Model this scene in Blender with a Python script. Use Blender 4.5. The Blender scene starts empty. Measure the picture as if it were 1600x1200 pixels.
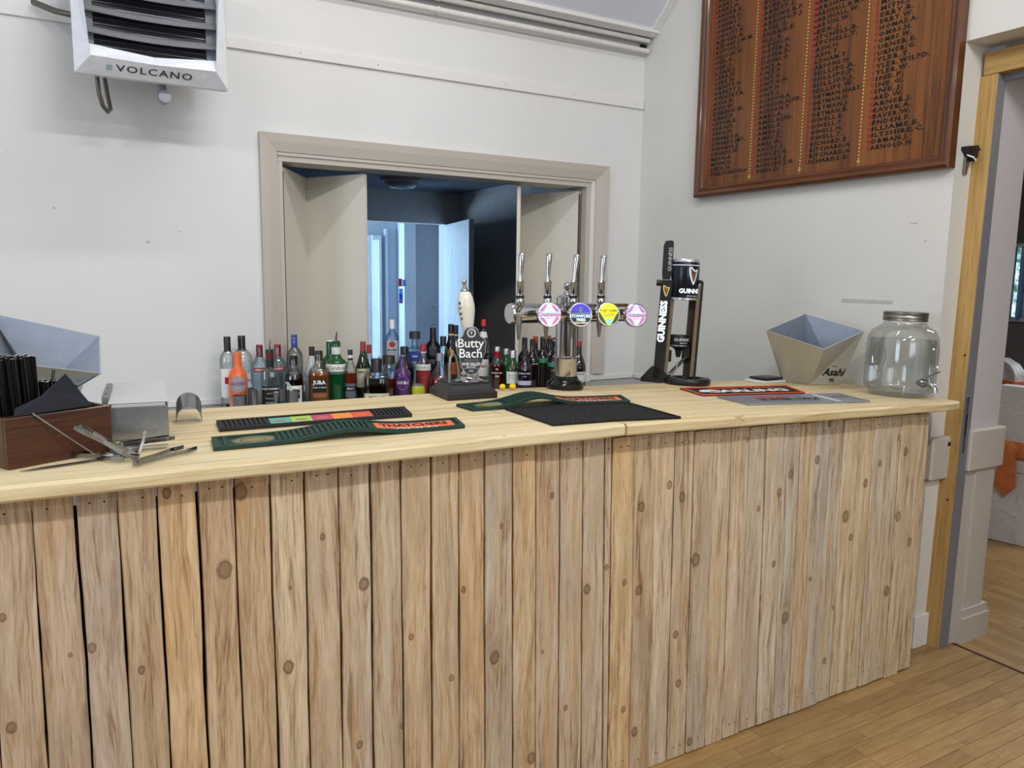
import bpy, bmesh, math, random
from mathutils import Vector, Matrix
random.seed(7)
PI = math.pi
S = bpy.context.scene
COL = S.collection

# ------------------------------------------------------------------ camera
CAMP = Vector((0.0, 0.0, 1.5)); FPX = 1200.0
YAW, PITCH, ROLL = math.radians(29.4388), math.radians(7.8739), math.radians(0.7659)
cf = Vector((math.sin(YAW)*math.cos(PITCH), math.cos(YAW)*math.cos(PITCH), -math.sin(PITCH)))
r0 = Vector((math.cos(YAW), -math.sin(YAW), 0)); u0 = r0.cross(cf)
cr = r0*math.cos(ROLL) + u0*math.sin(ROLL); cu = cr.cross(cf)
cam = bpy.data.cameras.new('camera'); camo = bpy.data.objects.new('camera', cam); COL.objects.link(camo)
cam.sensor_width = 36.0; cam.lens = 36.0*FPX/1600.0; cam.clip_start = 0.05; cam.clip_end = 100
camo.matrix_world = Matrix(((cr.x, cu.x, -cf.x, CAMP.x), (cr.y, cu.y, -cf.y, CAMP.y), (cr.z, cu.z, -cf.z, CAMP.z), (0, 0, 0, 1)))
S.camera = camo

def _ray(px, py): return cf + cr*((px-800)/FPX) - cu*((py-600)/FPX)
def on_y(px, py, y): d = _ray(px, py); return CAMP + d*((y-CAMP.y)/d.y)
def on_x(px, py, x): d = _ray(px, py); return CAMP + d*((x-CAMP.x)/d.x)
def on_z(px, py, z): d = _ray(px, py); return CAMP + d*((z-CAMP.z)/d.z)

# ------------------------------------------------------------------ world, lights, exposure
S.view_settings.view_transform = 'Standard'; S.view_settings.look = 'None'
S.view_settings.gamma = 1.0; S.view_settings.use_curve_mapping = False
S.view_settings.exposure = -0.02
S.cycles.use_denoising = True
S.cycles.max_bounces = 12; S.cycles.transparent_max_bounces = 24; S.cycles.caustics_reflective = False; S.cycles.caustics_refractive = False
S.cycles.sample_clamp_indirect = 6
w = bpy.data.worlds.new('world'); S.world = w; w.use_nodes = True
w.node_tree.nodes['Background'].inputs[0].default_value = (0.55, 0.72, 1.0, 1); w.node_tree.nodes['Background'].inputs[1].default_value = 0.6

def area(name, loc, target, sx, sy, power, color=(1, 1, 1)):
    l = bpy.data.lights.new(name, 'AREA'); l.shape = 'RECTANGLE'; l.size = sx; l.size_y = sy; l.energy = power; l.color = color
    o = bpy.data.objects.new(name, l); COL.objects.link(o); o.location = loc
    o.rotation_euler = (Vector(target)-Vector(loc)).to_track_quat('-Z', 'Y').to_euler(); return o
# unseen fluorescent battens: near and bar assumed from cast shadows, middle and rear added
area('assumed_tube_light_near', (1.0, -0.45, 3.46), (1.0, 2.2, 1.4), 1.5, 0.10, 50, (1.0, 0.98, 0.96))
area('assumed_tube_light_bar', (1.1, 2.15, 3.66), (1.1, 2.35, 0.0), 1.5, 0.10, 20, (1.0, 0.98, 0.96))
area('added_tube_light_middle', (-1.6, -0.6, 3.5), (0.2, 2.6, 1.2), 1.5, 0.12, 26, (1.0, 0.98, 0.95))
area('added_tube_light_rear', (1.0, -3.0, 3.5), (1.0, 1.0, 0.6), 1.5, 0.12, 30, (1.0, 0.96, 0.9))
# area lights for unseen hall windows: left assumed from the bluish wall, rear added
area('assumed_window_light_hall', (-3.35, 1.2, 1.9), (1.6, 3.0, 1.5), 1.6, 1.6, 44, (0.74, 0.86, 1.0))
area('added_window_light_behind', (0.6, -3.9, 2.0), (0.8, 3.0, 1.3), 3.0, 1.6, 50, (0.92, 0.95, 1.0))
# daylight assumed in corridor behind the hatch, unseen fill added in the function room
area('assumed_daylight_corridor', (1.6, 7.9, 1.5), (3.4, 6.6, 1.3), 0.8, 1.4, 100, (0.50, 0.74, 1.0))
area('added_fill_function_room', (7.8, 2.4, 1.6), (4.5, 2.2, 0.6), 1.6, 1.2, 18, (0.8, 0.9, 1.0))  # added fill beside the blind window, out of view, not daylight through it
area('added_overhead_fill_function_room', (5.2, 1.6, 2.55), (5.2, 1.6, 0), 1.2, 0.3, 34, (1.0, 0.96, 0.92))  # added overhead fill, no such ceiling lamp is seen

# ------------------------------------------------------------------ node helpers
def lin(h):
    if isinstance(h, str): c = [int(h[i:i+2], 16)/255 for i in (0, 2, 4)]
    else: c = [v/255 for v in h]
    return tuple((v/12.92 if v <= 0.04045 else ((v+0.055)/1.055)**2.4) for v in c) + (1.0,)

class NT:
    def __init__(s, name):
        s.m = bpy.data.materials.new(name); s.m.use_nodes = True; s.t = s.m.node_tree; s.n = s.t.nodes; s.n.clear()
        s.out = s.n.new('ShaderNodeOutputMaterial')
    def link(s, a, b): s.t.links.new(a, b)
    def put(s, sock, v):
        if isinstance(v, bpy.types.NodeSocket): s.link(v, sock)
        elif v is not None: sock.default_value = v
    def math(s, op, a, b=None, c=None, clamp=False):
        n = s.n.new('ShaderNodeMath'); n.operation = op; n.use_clamp = clamp
        s.put(n.inputs[0], a); s.put(n.inputs[1], b); s.put(n.inputs[2], c); return n.outputs[0]
    def add(s, a, b): return s.math('ADD', a, b)
    def mul(s, a, b): return s.math('MULTIPLY', a, b)
    def sub(s, a, b): return s.math('SUBTRACT', a, b)
    def coord(s, kind='Object'):
        n = s.n.new('ShaderNodeTexCoord'); return n.outputs[kind]
    def sep(s, v):
        n = s.n.new('ShaderNodeSeparateXYZ'); s.link(v, n.inputs[0]); return n.outputs
    def comb(s, x, y, z):
        n = s.n.new('ShaderNodeCombineXYZ'); s.put(n.inputs[0], x); s.put(n.inputs[1], y); s.put(n.inputs[2], z); return n.outputs[0]
    def noise(s, v, scale, detail=3.0, rough=0.55, dist=0.0):
        n = s.n.new('ShaderNodeTexNoise'); s.put(n.inputs['Vector'], v); n.inputs['Scale'].default_value = scale
        n.inputs['Detail'].default_value = detail; n.inputs['Roughness'].default_value = rough; n.inputs['Distortion'].default_value = dist
        return n.outputs['Fac']
    def ramp(s, f, stops):
        n = s.n.new('ShaderNodeValToRGB'); s.put(n.inputs[0], f); e = n.color_ramp.elements
        while len(e) < len(stops): e.new(0.5)
        for el, (p, c) in zip(e, stops):
            el.position = p; el.color = c if len(c) == 4 else (*c, 1)
        return n.outputs[0]
    def mix(s, f, a, b, blend='MIX'):
        n = s.n.new('ShaderNodeMix'); n.data_type = 'RGBA'; n.blend_type = blend
        s.put(n.inputs[0], f); s.put(n.inputs[6], a); s.put(n.inputs[7], b); return n.outputs[2]
    def attr(s, name, kind='OBJECT'):
        n = s.n.new('ShaderNodeAttribute'); n.attribute_type = kind; n.attribute_name = name; return n
    def step(s, f, a, b):
        n = s.n.new('ShaderNodeMapRange'); n.interpolation_type = 'SMOOTHSTEP'; n.clamp = True
        s.put(n.inputs[0], f); n.inputs[1].default_value = a; n.inputs[2].default_value = b; return n.outputs[0]
    def bump(s, h, strength=0.3, dist=0.002):
        n = s.n.new('ShaderNodeBump'); s.put(n.inputs['Height'], h); n.inputs['Strength'].default_value = strength; n.inputs['Distance'].default_value = dist
        return n.outputs[0]
    def bsdf(s, color, rough=0.5, metal=0.0, spec=0.5, normal=None, trans=0.0, ior=1.45, emit=None, estr=0.0, coat=0.0, alpha=None):
        n = s.n.new('ShaderNodeBsdfPrincipled')
        s.put(n.inputs['Base Color'], color); s.put(n.inputs['Roughness'], rough); s.put(n.inputs['Metallic'], metal)
        n.inputs['Specular IOR Level'].default_value = spec; n.inputs['Transmission Weight'].default_value = trans; n.inputs['IOR'].default_value = ior
        n.inputs['Coat Weight'].default_value = coat; n.inputs['Coat Roughness'].default_value = 0.08
        if normal is not None: s.link(normal, n.inputs['Normal'])
        if emit is not None: s.put(n.inputs['Emission Color'], emit); n.inputs['Emission Strength'].default_value = estr
        if alpha is not None: s.put(n.inputs['Alpha'], alpha)
        s.link(n.outputs[0], s.out.inputs[0]); return n

_mats = {}
def plain(name, color, rough=0.5, metal=0.0, var=0.06, scale=30.0, spec=0.5, bump=0.0, emit=0.0, coat=0.0, trans=0.0, ior=1.45):
    """a coloured surface with a little procedural unevenness"""
    if name in _mats: return _mats[name]
    t = NT(name); c = lin(color)
    f = t.noise(t.coord(), scale, 3)
    lo = tuple(max(0, v*(1-var)) for v in c[:3]) + (1,); hi = tuple(min(1, v*(1+var)) for v in c[:3]) + (1,)
    col = t.ramp(f, [(0.3, lo), (0.7, hi)])
    nrm = t.bump(f, bump, 0.001) if bump else None
    t.bsdf(col, rough, metal, spec, nrm, trans=trans, ior=ior, coat=coat, emit=col if emit else None, estr=emit)
    _mats[name] = t.m; return t.m

def wood(name, base, dark, axis='X', rough=0.6, freq=55.0, stretch=0.05, streak=0.5, blotch=None, usecolor=False, coat=0.0, bumpv=0.25, specks=False):
    """straight grained timber; grain runs along axis, in object space; obj.color tints when usecolor"""
    if name in _mats: return _mats[name]
    t = NT(name); x, y, z = t.sep(t.coord())
    seed = t.attr('seed').outputs['Fac']
    s1 = t.mul(seed, 13.7)
    a = {'X': (t.add(t.mul(x, stretch), s1), t.add(y, s1), z), 'Y': (t.add(x, s1), t.add(t.mul(y, stretch), s1), z), 'Z': (t.add(x, s1), t.add(y, s1), t.mul(z, stretch))}[axis]
    v = t.comb(*a)
    warp = t.noise(v, 9.0, 2)
    v2 = t.comb(t.add(a[0], t.mul(warp, 0.012)), t.add(a[1], t.mul(warp, 0.02)), t.add(a[2], t.mul(warp, 0.02)))
    g = t.noise(v2, freq, 4, 0.6); fine = t.noise(v2, freq*4, 2, 0.7)
    gg = t.add(t.mul(g, 0.75), t.mul(fine, 0.25))
    b, d = lin(base), lin(dark)
    col = t.ramp(gg, [(0.30, d), (0.52, b), (0.75, tuple(min(1, q*1.08) for q in b[:3])+(1,))])
    if usecolor:
        oi = t.n.new('ShaderNodeObjectInfo'); col = t.mix(1.0, col, oi.outputs['Color'], 'MULTIPLY')
    if blotch:
        bl = t.noise(v, 6.0, 3, 0.6); col = t.mix(t.mul(t.step(bl, 0.5, 0.72), streak), col, lin(blotch))
    if specks:
        sk_ = t.noise(t.comb(t.mul(x, 0.5), t.add(y, s1), z), 26, 2, 0.5); col = t.mix(t.mul(t.step(sk_, 0.72, 0.77), 0.6), col, lin('8b6a42'))
        ln_ = t.noise(t.comb(t.mul(x, 0.02), t.add(y, s1), t.mul(z, 1.5)), 95, 2, 0.6); col = t.mix(t.mul(t.step(ln_, 0.60, 0.72), 0.35), col, lin('a3834f'))
    t.bsdf(col, rough, 0, 0.4, t.bump(gg, bumpv, 0.0008), coat=coat)
    _mats[name] = t.m; return t.m

def board_material():
    """reclaimed pine boards: grain bends round knots whose places are custom properties of each board"""
    t = NT('reclaimed_pine'); x, y, z = t.sep(t.coord())
    seed = t.attr('seed').outputs['Fac']
    xs = x; knot = None; ring = None; inner = None; halo = None
    for k in ('knot_a', 'knot_b', 'knot_c', 'knot_d'):
        kx, kz, kr = t.sep(t.attr(k).outputs['Vector'])
        dx = t.sub(x, kx); dz = t.sub(z, kz); wob = t.noise(t.comb(x, seed, z), 90, 1)
        dzs = t.mul(dz, 0.72)
        rr = t.math('MAXIMUM', kr, 0.0005)
        d = t.math('DIVIDE', t.math('SQRT', t.add(t.mul(dx, dx), t.mul(dzs, dzs))), rr)
        d = t.add(d, t.mul(t.sub(wob, 0.5), 0.5))
        far = t.math('DIVIDE', t.math('SQRT', t.add(t.mul(t.mul(dx, dx), 0.5), t.mul(t.mul(dz, dz), 0.035))), rr)
        inf = t.math('EXPONENT', t.mul(t.mul(far, far), -0.6))
        xs = t.sub(xs, t.mul(t.mul(dx, inf), 0.85))
        core = t.sub(1.0, t.step(d, 0.8, 1.15)); rg = t.mul(t.step(d, 0.65, 0.95), t.sub(1.0, t.step(d, 1.0, 1.45)))
        rings = t.mul(core, t.add(0.5, t.mul(t.math('SINE', t.mul(d, 14.0)), 0.5)))
        hl = t.mul(inf, 0.55)
        knot = core if knot is None else t.math('MAXIMUM', knot, core)
        ring = rg if ring is None else t.math('MAXIMUM', ring, rg)
        inner = rings if inner is None else t.math('MAXIMUM', inner, rings)
        halo = hl if halo is None else t.math('MAXIMUM', halo, hl)
    off = t.mul(seed, 3.7)
    low = t.noise(t.comb(t.add(t.mul(xs, 3.0), off), off, t.mul(z, 0.9)), 2.2, 3)
    xb = t.add(xs, t.mul(t.sub(low, 0.5), 0.05))
    v = t.comb(t.add(xb, off), off, t.mul(z, 0.045))
    g = t.noise(v, 70, 3, 0.6); fine = t.noise(v, 330, 3, 0.7)
    gg = t.add(t.mul(g, 0.55), t.mul(fine, 0.45))
    col = t.ramp(gg, [(0.37, lin('977b60')), (0.45, lin('c1a787')), (0.54, lin('d7c3a7')), (0.66, lin('e5d5be'))])
    bl = t.noise(t.comb(t.add(t.mul(xb, 1.0), off), off, t.mul(z, 0.22)), 14, 4, 0.65)
    col = t.mix(t.mul(t.step(bl, 0.46, 0.66), 0.60), col, lin('b9a893'))        # silvery weathering
    wm = t.noise(t.comb(t.add(t.mul(xb, 0.8), off), t.add(off, 5.0), t.mul(z, 0.15)), 11, 3, 0.6)
    col = t.mix(t.mul(t.step(wm, 0.50, 0.68), 0.34), col, lin('cfa873'))         # warm orange streaks
    sp = t.noise(t.comb(t.add(x, off), off, t.mul(z, 0.12)), 150, 3, 0.7)
    sm = t.noise(t.comb(t.mul(x, 1.5), off, t.mul(z, 0.5)), 9, 2)
    col = t.mix(t.mul(t.mul(t.step(sp, 0.56, 0.68), t.step(sm, 0.45, 0.65)), 0.35), col, lin('8a7256'))   # rough sawn dark flecks
    ck = t.noise(t.comb(t.add(xb, off), off, t.mul(z, 0.03)), 52, 2, 0.5)
    ck2 = t.noise(t.comb(t.mul(x, 2.0), off, t.mul(z, 1.2)), 5, 2)
    col = t.mix(t.mul(t.mul(t.step(ck, 0.655, 0.69), t.step(ck2, 0.42, 0.6)), 0.55), col, lin('6e553d'))
    kd = t.add(0.45, t.mul(t.noise(t.comb(seed, t.mul(z, 2.0), 0.0), 6, 1), 0.6))
    col = t.mix(t.mul(halo, 0.35), col, lin('b98f5c'))
    col = t.mix(t.mul(knot, t.mul(kd, 0.75)), col, lin('8f7254'))
    col = t.mix(t.mul(inner, 0.35), col, lin('6b4a30'))
    col = t.mix(t.mul(ring, t.mul(kd, 0.8)), col, lin('553b28'))
    oi = t.n.new('ShaderNodeObjectInfo'); col = t.mix(1.0, col, oi.outputs['Color'], 'MULTIPLY')
    h = t.sub(t.add(gg, t.mul(sp, 0.5)), t.mul(ring, 0.5))
    t.bsdf(col, 0.68, 0, 0.3, t.bump(h, 0.5, 0.0012))
    return t.m

def glassy(name, color=(1, 1, 1), gloss=0.10, edge=0.5):
    """thin container glass: tinted see-through with a fresnel gloss"""
    if name in _mats: return _mats[name]
    t = NT(name); lw = t.n.new('ShaderNodeLayerWeight'); lw.inputs[0].default_value = 0.35
    tr = t.n.new('ShaderNodeBsdfTransparent'); gl = t.n.new('ShaderNodeBsdfGlossy'); gl.inputs['Roughness'].default_value = 0.05
    c = (*color, 1.0) if len(color) == 3 else color
    dk = tuple(v*(1-edge) for v in c[:3]) + (1,)
    t.put(tr.inputs[0], t.mix(t.math('POWER', lw.outputs['Facing'], 1.6), c, dk))
    mx = t.n.new('ShaderNodeMixShader'); t.put(mx.inputs[0], t.add(t.mul(lw.outputs['Fresnel'], 0.4), gloss))
    t.link(tr.outputs[0], mx.inputs[1]); t.link(gl.outputs[0], mx.inputs[2]); t.link(mx.outputs[0], t.out.inputs[0])
    _mats[name] = t.m; return t.m

def solid_glass(name, color, rough=0.0, ior=1.45):
    if name in _mats: return _mats[name]
    t = NT(name); f = t.noise(t.coord(), 25, 2)
    c = lin(color)
    t.bsdf(t.ramp(f, [(0.3, c), (0.7, tuple(min(1, q*1.03) for q in c[:3])+(1,))]), rough, 0, 0.5, trans=1.0, ior=ior)
    _mats[name] = t.m; return t.m

# ------------------------------------------------------------------ mesh helpers
class MB:
    def __init__(s): s.v = []; s.f = []; s.mi = []; s.cur = 0
    def face(s, idx): s.f.append(tuple(idx)); s.mi.append(s.cur)
    def add(s, vs): n = len(s.v); s.v += [tuple(q) for q in vs]; return n
    def box(s, x0, x1, y0, y1, z0, z1, b=0.0):
        if b <= 0:
            n = s.add([(x0, y0, z0), (x1, y0, z0), (x1, y1, z0), (x0, y1, z0), (x0, y0, z1), (x1, y0, z1), (x1, y1, z1), (x0, y1, z1)])
            for q in ((0, 3, 2, 1), (4, 5, 6, 7), (0, 1, 5, 4), (1, 2, 6, 5), (2, 3, 7, 6), (3, 0, 4, 7)): s.face([n+i for i in q])
        else:   # chamfered box: three-axis inset shell
            cx = [(x0, x1), (y0, y1), (z0, z1)]; ids = {}
            for sx in (0, 1):
                for sy in (0, 1):
                    for sz in (0, 1):
                        sg = (sx, sy, sz)
                        for ax in range(3):
                            p = []
                            for k in range(3):
                                e = cx[k][sg[k]]; p.append(e if k == ax else e + (b if sg[k] == 0 else -b))
                            ids[(sg, ax)] = s.add([p])
            def g(sx, sy, sz, ax): return ids[((sx, sy, sz), ax)]
            s.face([g(0,0,0,0), g(0,0,1,0), g(0,1,1,0), g(0,1,0,0)]); s.face([g(1,0,0,0), g(1,1,0,0), g(1,1,1,0), g(1,0,1,0)])
            s.face([g(0,0,0,1), g(1,0,0,1), g(1,0,1,1), g(0,0,1,1)]); s.face([g(0,1,0,1), g(0,1,1,1), g(1,1,1,1), g(1,1,0,1)])
            s.face([g(0,0,0,2), g(0,1,0,2), g(1,1,0,2), g(1,0,0,2)]); s.face([g(0,0,1,2), g(1,0,1,2), g(1,1,1,2), g(0,1,1,2)])
            for a in (0, 1):
                for c in (0, 1):
                    s.face([g(a,c,0,0), g(a,c,0,1), g(a,c,1,1), g(a,c,1,0)]); s.face([g(a,0,c,0), g(a,0,c,2), g(a,1,c,2), g(a,1,c,0)]); s.face([g(0,a,c,1), g(0,a,c,2), g(1,a,c,2), g(1,a,c,1)])
                    for d in (0, 1): s.face([g(a,c,d,0), g(a,c,d,1), g(a,c,d,2)])
        return s
    def prism(s, poly, d, plane='XY', h0=0.0):
        """extrude a 2D polygon: plane XY -> along Z, XZ -> along Y, YZ -> along X, from h0 to h0+d"""
        def P(a, b, h): return {'XY': (a, b, h), 'XZ': (a, h, b), 'YZ': (h, a, b)}[plane]
        n = len(poly); k = s.add([P(a, b, h0) for a, b in poly] + [P(a, b, h0+d) for a, b in poly])
        s.face([k+i for i in range(n)][::-1]); s.face([k+n+i for i in range(n)])
        for i in range(n): j = (i+1) % n; s.face([k+i, k+j, k+n+j, k+n+i])
        return s
    def lathe(s, prof, seg=20, c=(0, 0, 0), sq=None, axis='Z', yscale=1.0):
        """prof = [(r, h)]; sq = list of superellipse exponents per ring (2 = round)"""
        rows = []
        for i, (r, h) in enumerate(prof):
            n = (sq[i] if sq else 2.0)
            if r < 1e-6: 
                p = {'Z': (c[0], c[1], c[2]+h), 'Y': (c[0], c[1]+h, c[2]), 'X': (c[0]+h, c[1], c[2])}[axis]
                rows.append([s.add([p])]); continue
            vs = []
            for k in range(seg):
                a = 2*PI*(k+0.5)/seg; ca, sa = math.cos(a), math.sin(a)
                q = r if n == 2.0 else r/((abs(ca)**n+abs(sa)**n)**(1.0/n))
                e, f = q*ca, q*sa*yscale
                vs.append({'Z': (c[0]+e, c[1]+f, c[2]+h), 'Y': (c[0]+e, c[1]+h, c[2]+f), 'X': (c[0]+h, c[1]+e, c[2]+f)}[axis])
            k0 = s.add(vs); rows.append([k0+i for i in range(seg)])
        for A, B in zip(rows, rows[1:]):
            if len(A) == 1 and len(B) == 1: continue
            for k in range(seg):
                j = (k+1) % seg
                if len(A) == 1: s.face([A[0], B[j], B[k]])
                elif len(B) == 1: s.face([A[k], A[j], B[0]])
                else: s.face([A[k], A[j], B[j], B[k]])
        if len(rows[0]) > 1: s.face(rows[0][::-1])
        if len(rows[-1]) > 1: s.face(rows[-1])
        return s
    def tube(s, pts, r, seg=8, flat=1.0):
        pts = [Vector(p) for p in pts]; n = len(pts); rows = []; up = None
        for i, p in enumerate(pts):
            d = (pts[min(i+1, n-1)]-pts[max(i-1, 0)]).normalized()
            if up is None:
                up = Vector((0, 0, 1)) if abs(d.z) < 0.9 else Vector((0, 1, 0))
            a = d.cross(up).normalized(); b = a.cross(d).normalized(); up = b
            rr = r[i] if isinstance(r, (list, tuple)) else r
            k = s.add([p + a*rr*math.cos(2*PI*q/seg) + b*rr*flat*math.sin(2*PI*q/seg) for q in range(seg)]); rows.append(k)
        for A, B in zip(rows, rows[1:]):
            for q in range(seg): j = (q+1) % seg; s.face([A+q, A+j, B+j, B+q])
        s.face([rows[0]+q for q in range(seg)][::-1]); s.face([rows[-1]+q for q in range(seg)])
        return s
    def strip(s, pts, w, th, nrm):
        """flat metal strip along pts; w = width vector, th = thickness along nrm"""
        w = Vector(w)/2; nrm = Vector(nrm).normalized()*th; rows = []
        for p in pts:
            p = Vector(p); rows.append(s.add([p-w, p+w, p+w+nrm, p-w+nrm]))
        for A, B in zip(rows, rows[1:]):
            for q in range(4): j = (q+1) % 4; s.face([A+q, A+j, B+j, B+q])
        s.face([rows[0]+q for q in (3, 2, 1, 0)]); s.face([rows[-1]+q for q in range(4)]); return s
    def map(s, fn): s.v = [tuple(fn(*q)) for q in s.v]; return s
    def mesh(s, name, smooth=False):
        m = bpy.data.meshes.new(name); m.from_pydata(s.v, [], s.f); 
        if len(set(s.mi)) > 1: m.polygons.foreach_set('material_index', s.mi)
        bm = bmesh.new(); bm.from_mesh(m); bmesh.ops.recalc_face_normals(bm, faces=bm.faces); bm.to_mesh(m); bm.free()
        if smooth:
            m.polygons.foreach_set('use_smooth', [True]*len(m.polygons))
            try: m.set_sharp_from_angle(angle=math.radians(40))
            except Exception: pass
        m.update(); return m

def thing(name, label, cat, loc=(0, 0, 0), rz=0.0, group=None, ry=0.0):
    o = bpy.data.objects.new(name, None); COL.objects.link(o); o.location = loc; o.rotation_euler = (0, ry, rz)
    o.empty_display_size = 0.05; o['label'] = label; o['category'] = cat
    if group: o['group'] = group
    return o
def obj(name, m, mat, parent=None, smooth=False, **props):
    if isinstance(m, MB): m = m.mesh(name, smooth)
    o = bpy.data.objects.new(name, m); COL.objects.link(o)
    if mat is not None and not m.materials:
        for q in (mat if isinstance(mat, (list, tuple)) else [mat]): m.materials.append(q)
    if parent is not None: o.parent = parent
    for k, v in props.items(): o[k] = v
    return o
def absobj(name, mb, mat, parent, smooth=False, **props):
    """mesh given in world coordinates, parented to a thing"""
    inv = Matrix.LocRotScale(parent.location, parent.rotation_euler, None).inverted()
    mb.v = [tuple(inv @ Vector(q)) for q in mb.v]
    return obj(name, mb, mat, parent, smooth, **props)
def struct(name, mb, mat, parent=None, smooth=False):
    o = obj(name, mb, mat, parent, smooth)
    if parent is None: o['kind'] = 'structure'
    return o
def tag(o, label, cat, group=None):
    o['label'] = label; o['category'] = cat
    if group: o['group'] = group
    return o

def text_mesh(txt, size, fn, name='lettering', align='CENTER', bold=0.0, spacing=1.0, shear=0.0, extrude=0.0, xs=1.0, line=1.0, res=2):
    c = bpy.data.curves.new(name, 'FONT'); c.body = txt; c.size = size; c.align_x = align; c.align_y = 'CENTER'
    c.offset = bold*size; c.space_character = spacing; c.shear = shear; c.extrude = extrude; c.resolution_u = res; c.space_line = line
    o = bpy.data.objects.new(name, c); m = bpy.data.meshes.new_from_object(o)
    bpy.data.objects.remove(o); bpy.data.curves.remove(c)
    for v in m.vertices: v.co = Vector(fn(v.co.x*xs, v.co.y, v.co.z))
    m.name = name; m.materials.clear(); m.update(); return m
def lettering(parent, txt, size, fn, mat, **kw):
    return obj('lettering', text_mesh(txt, size, fn, **kw), mat, parent)

# ------------------------------------------------------------------ shared materials
def wall_material(name, color, bump=0.25, marks=0.5):
    t = NT(name); co = t.coord(); c = lin(color)
    big = t.noise(co, 1.3, 3); mid = t.noise(co, 14, 3, 0.6); sp = t.noise(co, 55, 2, 0.6)
    lo = tuple(v*0.955 for v in c[:3])+(1,)
    col = t.mix(t.step(big, 0.35, 0.65), lo, c)
    scuff = t.mul(t.step(sp, 0.73, 0.78), t.step(t.noise(co, 4, 2), 0.55, 0.62))
    col = t.mix(t.mul(scuff, marks), col, lin('8d8a86'))
    t.bsdf(col, 0.62, 0, 0.35, t.bump(t.add(mid, t.mul(big, 0.6)), bump, 0.002)); return t.m
M_WALL = wall_material('white_emulsion', 'dcdcdb')
M_WALLR = wall_material('white_emulsion_side', 'd8d7d2')
M_CEIL = wall_material('ceiling_paint', 'd5d9e2', 0.1, 0.0)
M_TRIM = wall_material('white_gloss_trim', 'dedddb', 0.2, 0.9)
M_CREAM = wall_material('stone_gloss_paint', 'bdb6ac', 0.15, 0.5)
M_LEAF = wall_material('stone_shutter_paint', 'dedacf', 0.05, 0.2)
M_PIPE = plain('painted_pipe', 'd9d7d3', 0.4)
M_DARKWALL = plain('unlit_room_paint', (205, 203, 200), 0.8)
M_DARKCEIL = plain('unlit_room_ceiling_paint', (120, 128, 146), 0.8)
M_BLACK = plain('black_plastic', (22, 22, 23), 0.42)
M_BLACKM = plain('black_matt', (14, 14, 15), 0.7)
M_RUBBER = plain('black_rubber', (30, 28, 28), 0.75)
M_CHROME = plain('chrome', (196, 196, 196), 0.13, 1.0, 0.02)
M_STEEL = plain('brushed_steel', (158, 160, 162), 0.28, 1.0, 0.08, 60)
M_DSTEEL = plain('dull_steel', (150, 148, 142), 0.4, 1.0, 0.08, 60)
M_WHITE = plain('white_print', (238, 238, 236), 0.5, var=0.01)
M_RED = plain('red_print', (186, 22, 38), 0.45, var=0.03)
M_GOLDP = plain('gold_print', (214, 190, 120), 0.45, var=0.05)
M_BLACKP = plain('black_print', (20, 19, 20), 0.5, var=0.02)
M_GREY = plain('grey_laminate', (158, 158, 158), 0.45)
M_BOARD = board_material()
M_PINE = wood('pale_pine_top', 'd9caa2', 'bfa678', 'X', 0.55, 30, 0.05, 0.45, 'c4aa7a', usecolor=True, bumpv=0.2, specks=True)
M_FRAMEW = wood('new_softwood', 'b8965c', '9a7642', 'Z', 0.55, 60, 0.04, 0.3, 'a5824a')
M_CARC = plain('carcass_timber', (40, 30, 22), 0.9)
M_FLOORBASE = plain('floor_underlay', (60, 42, 24), 0.9)

# floor strips: tone varies per strip
def floor_material():
    t = NT('maple_strip_floor'); x, y, z = t.sep(t.coord())
    oi = t.n.new('ShaderNodeObjectInfo'); ge = t.n.new('ShaderNodeNewGeometry')
    rnd = t.math('FRACT', t.add(oi.outputs['Random'], t.mul(ge.outputs['Random Per Island'], 1.0)))
    s = t.mul(rnd, 9.0)
    g = t.noise(t.comb(t.mul(x, 0.12), t.add(y, s), z), 60, 3, 0.6)
    col = t.ramp(g, [(0.3, lin('91734a')), (0.55, lin('a28457')), (0.8, lin('ad9064'))])
    col = t.mix(1.0, col, t.ramp(rnd, [(0.0, (0.80, 0.78, 0.74, 1)), (0.5, (0.93, 0.92, 0.90, 1)), (1.0, (1.06, 1.04, 1.0, 1))]), 'MULTIPLY')
    fl = t.noise(t.coord(), 160, 2, 0.6)
    col = t.mix(t.mul(t.step(fl, 0.70, 0.74), 0.4), col, lin('5d4327'))
    t.bsdf(col, 0.42, 0, 0.4, t.bump(g, 0.08, 0.0005)); return t.m
M_FLOOR = floor_material()

# ================================================================== SETTING
XW, YB = 2.945, 3.703
WH = 4.4
def wall_grid(us, vs, hole, d0, d1, plane):
    """solid wall over the grid us x vs with the cells in hole left out"""
    mb = MB(); idx = {}
    def P(u, v, d): return {'Y': (u, d, v), 'X': (d, u, v)}[plane]
    def V(i, j, k):
        if (i, j, k) not in idx: idx[(i, j, k)] = mb.add([P(us[i], vs[j], (d0, d1)[k])])
        return idx[(i, j, k)]
    cells = {(i, j) for i in range(len(us)-1) for j in range(len(vs)-1)} - set(hole)
    for i, j in cells:
        for k in (0, 1): mb.face([V(i, j, k), V(i+1, j, k), V(i+1, j+1, k), V(i, j+1, k)])
        for (di, dj), e in (((-1, 0), ((i, j), (i, j+1))), ((1, 0), ((i+1, j), (i+1, j+1))), ((0, -1), ((i, j), (i+1, j))), ((0, 1), ((i, j+1), (i+1, j+1)))):
            if (i+di, j+dj) not in cells: (a, b), (c, d) = e; mb.face([V(a, b, 0), V(c, d, 0), V(c, d, 1), V(a, b, 1)])
    return mb
HX0, HX1, HZ0, HZ1 = 0.835, 2.590, 0.945, 2.050       # hatch opening
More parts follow.
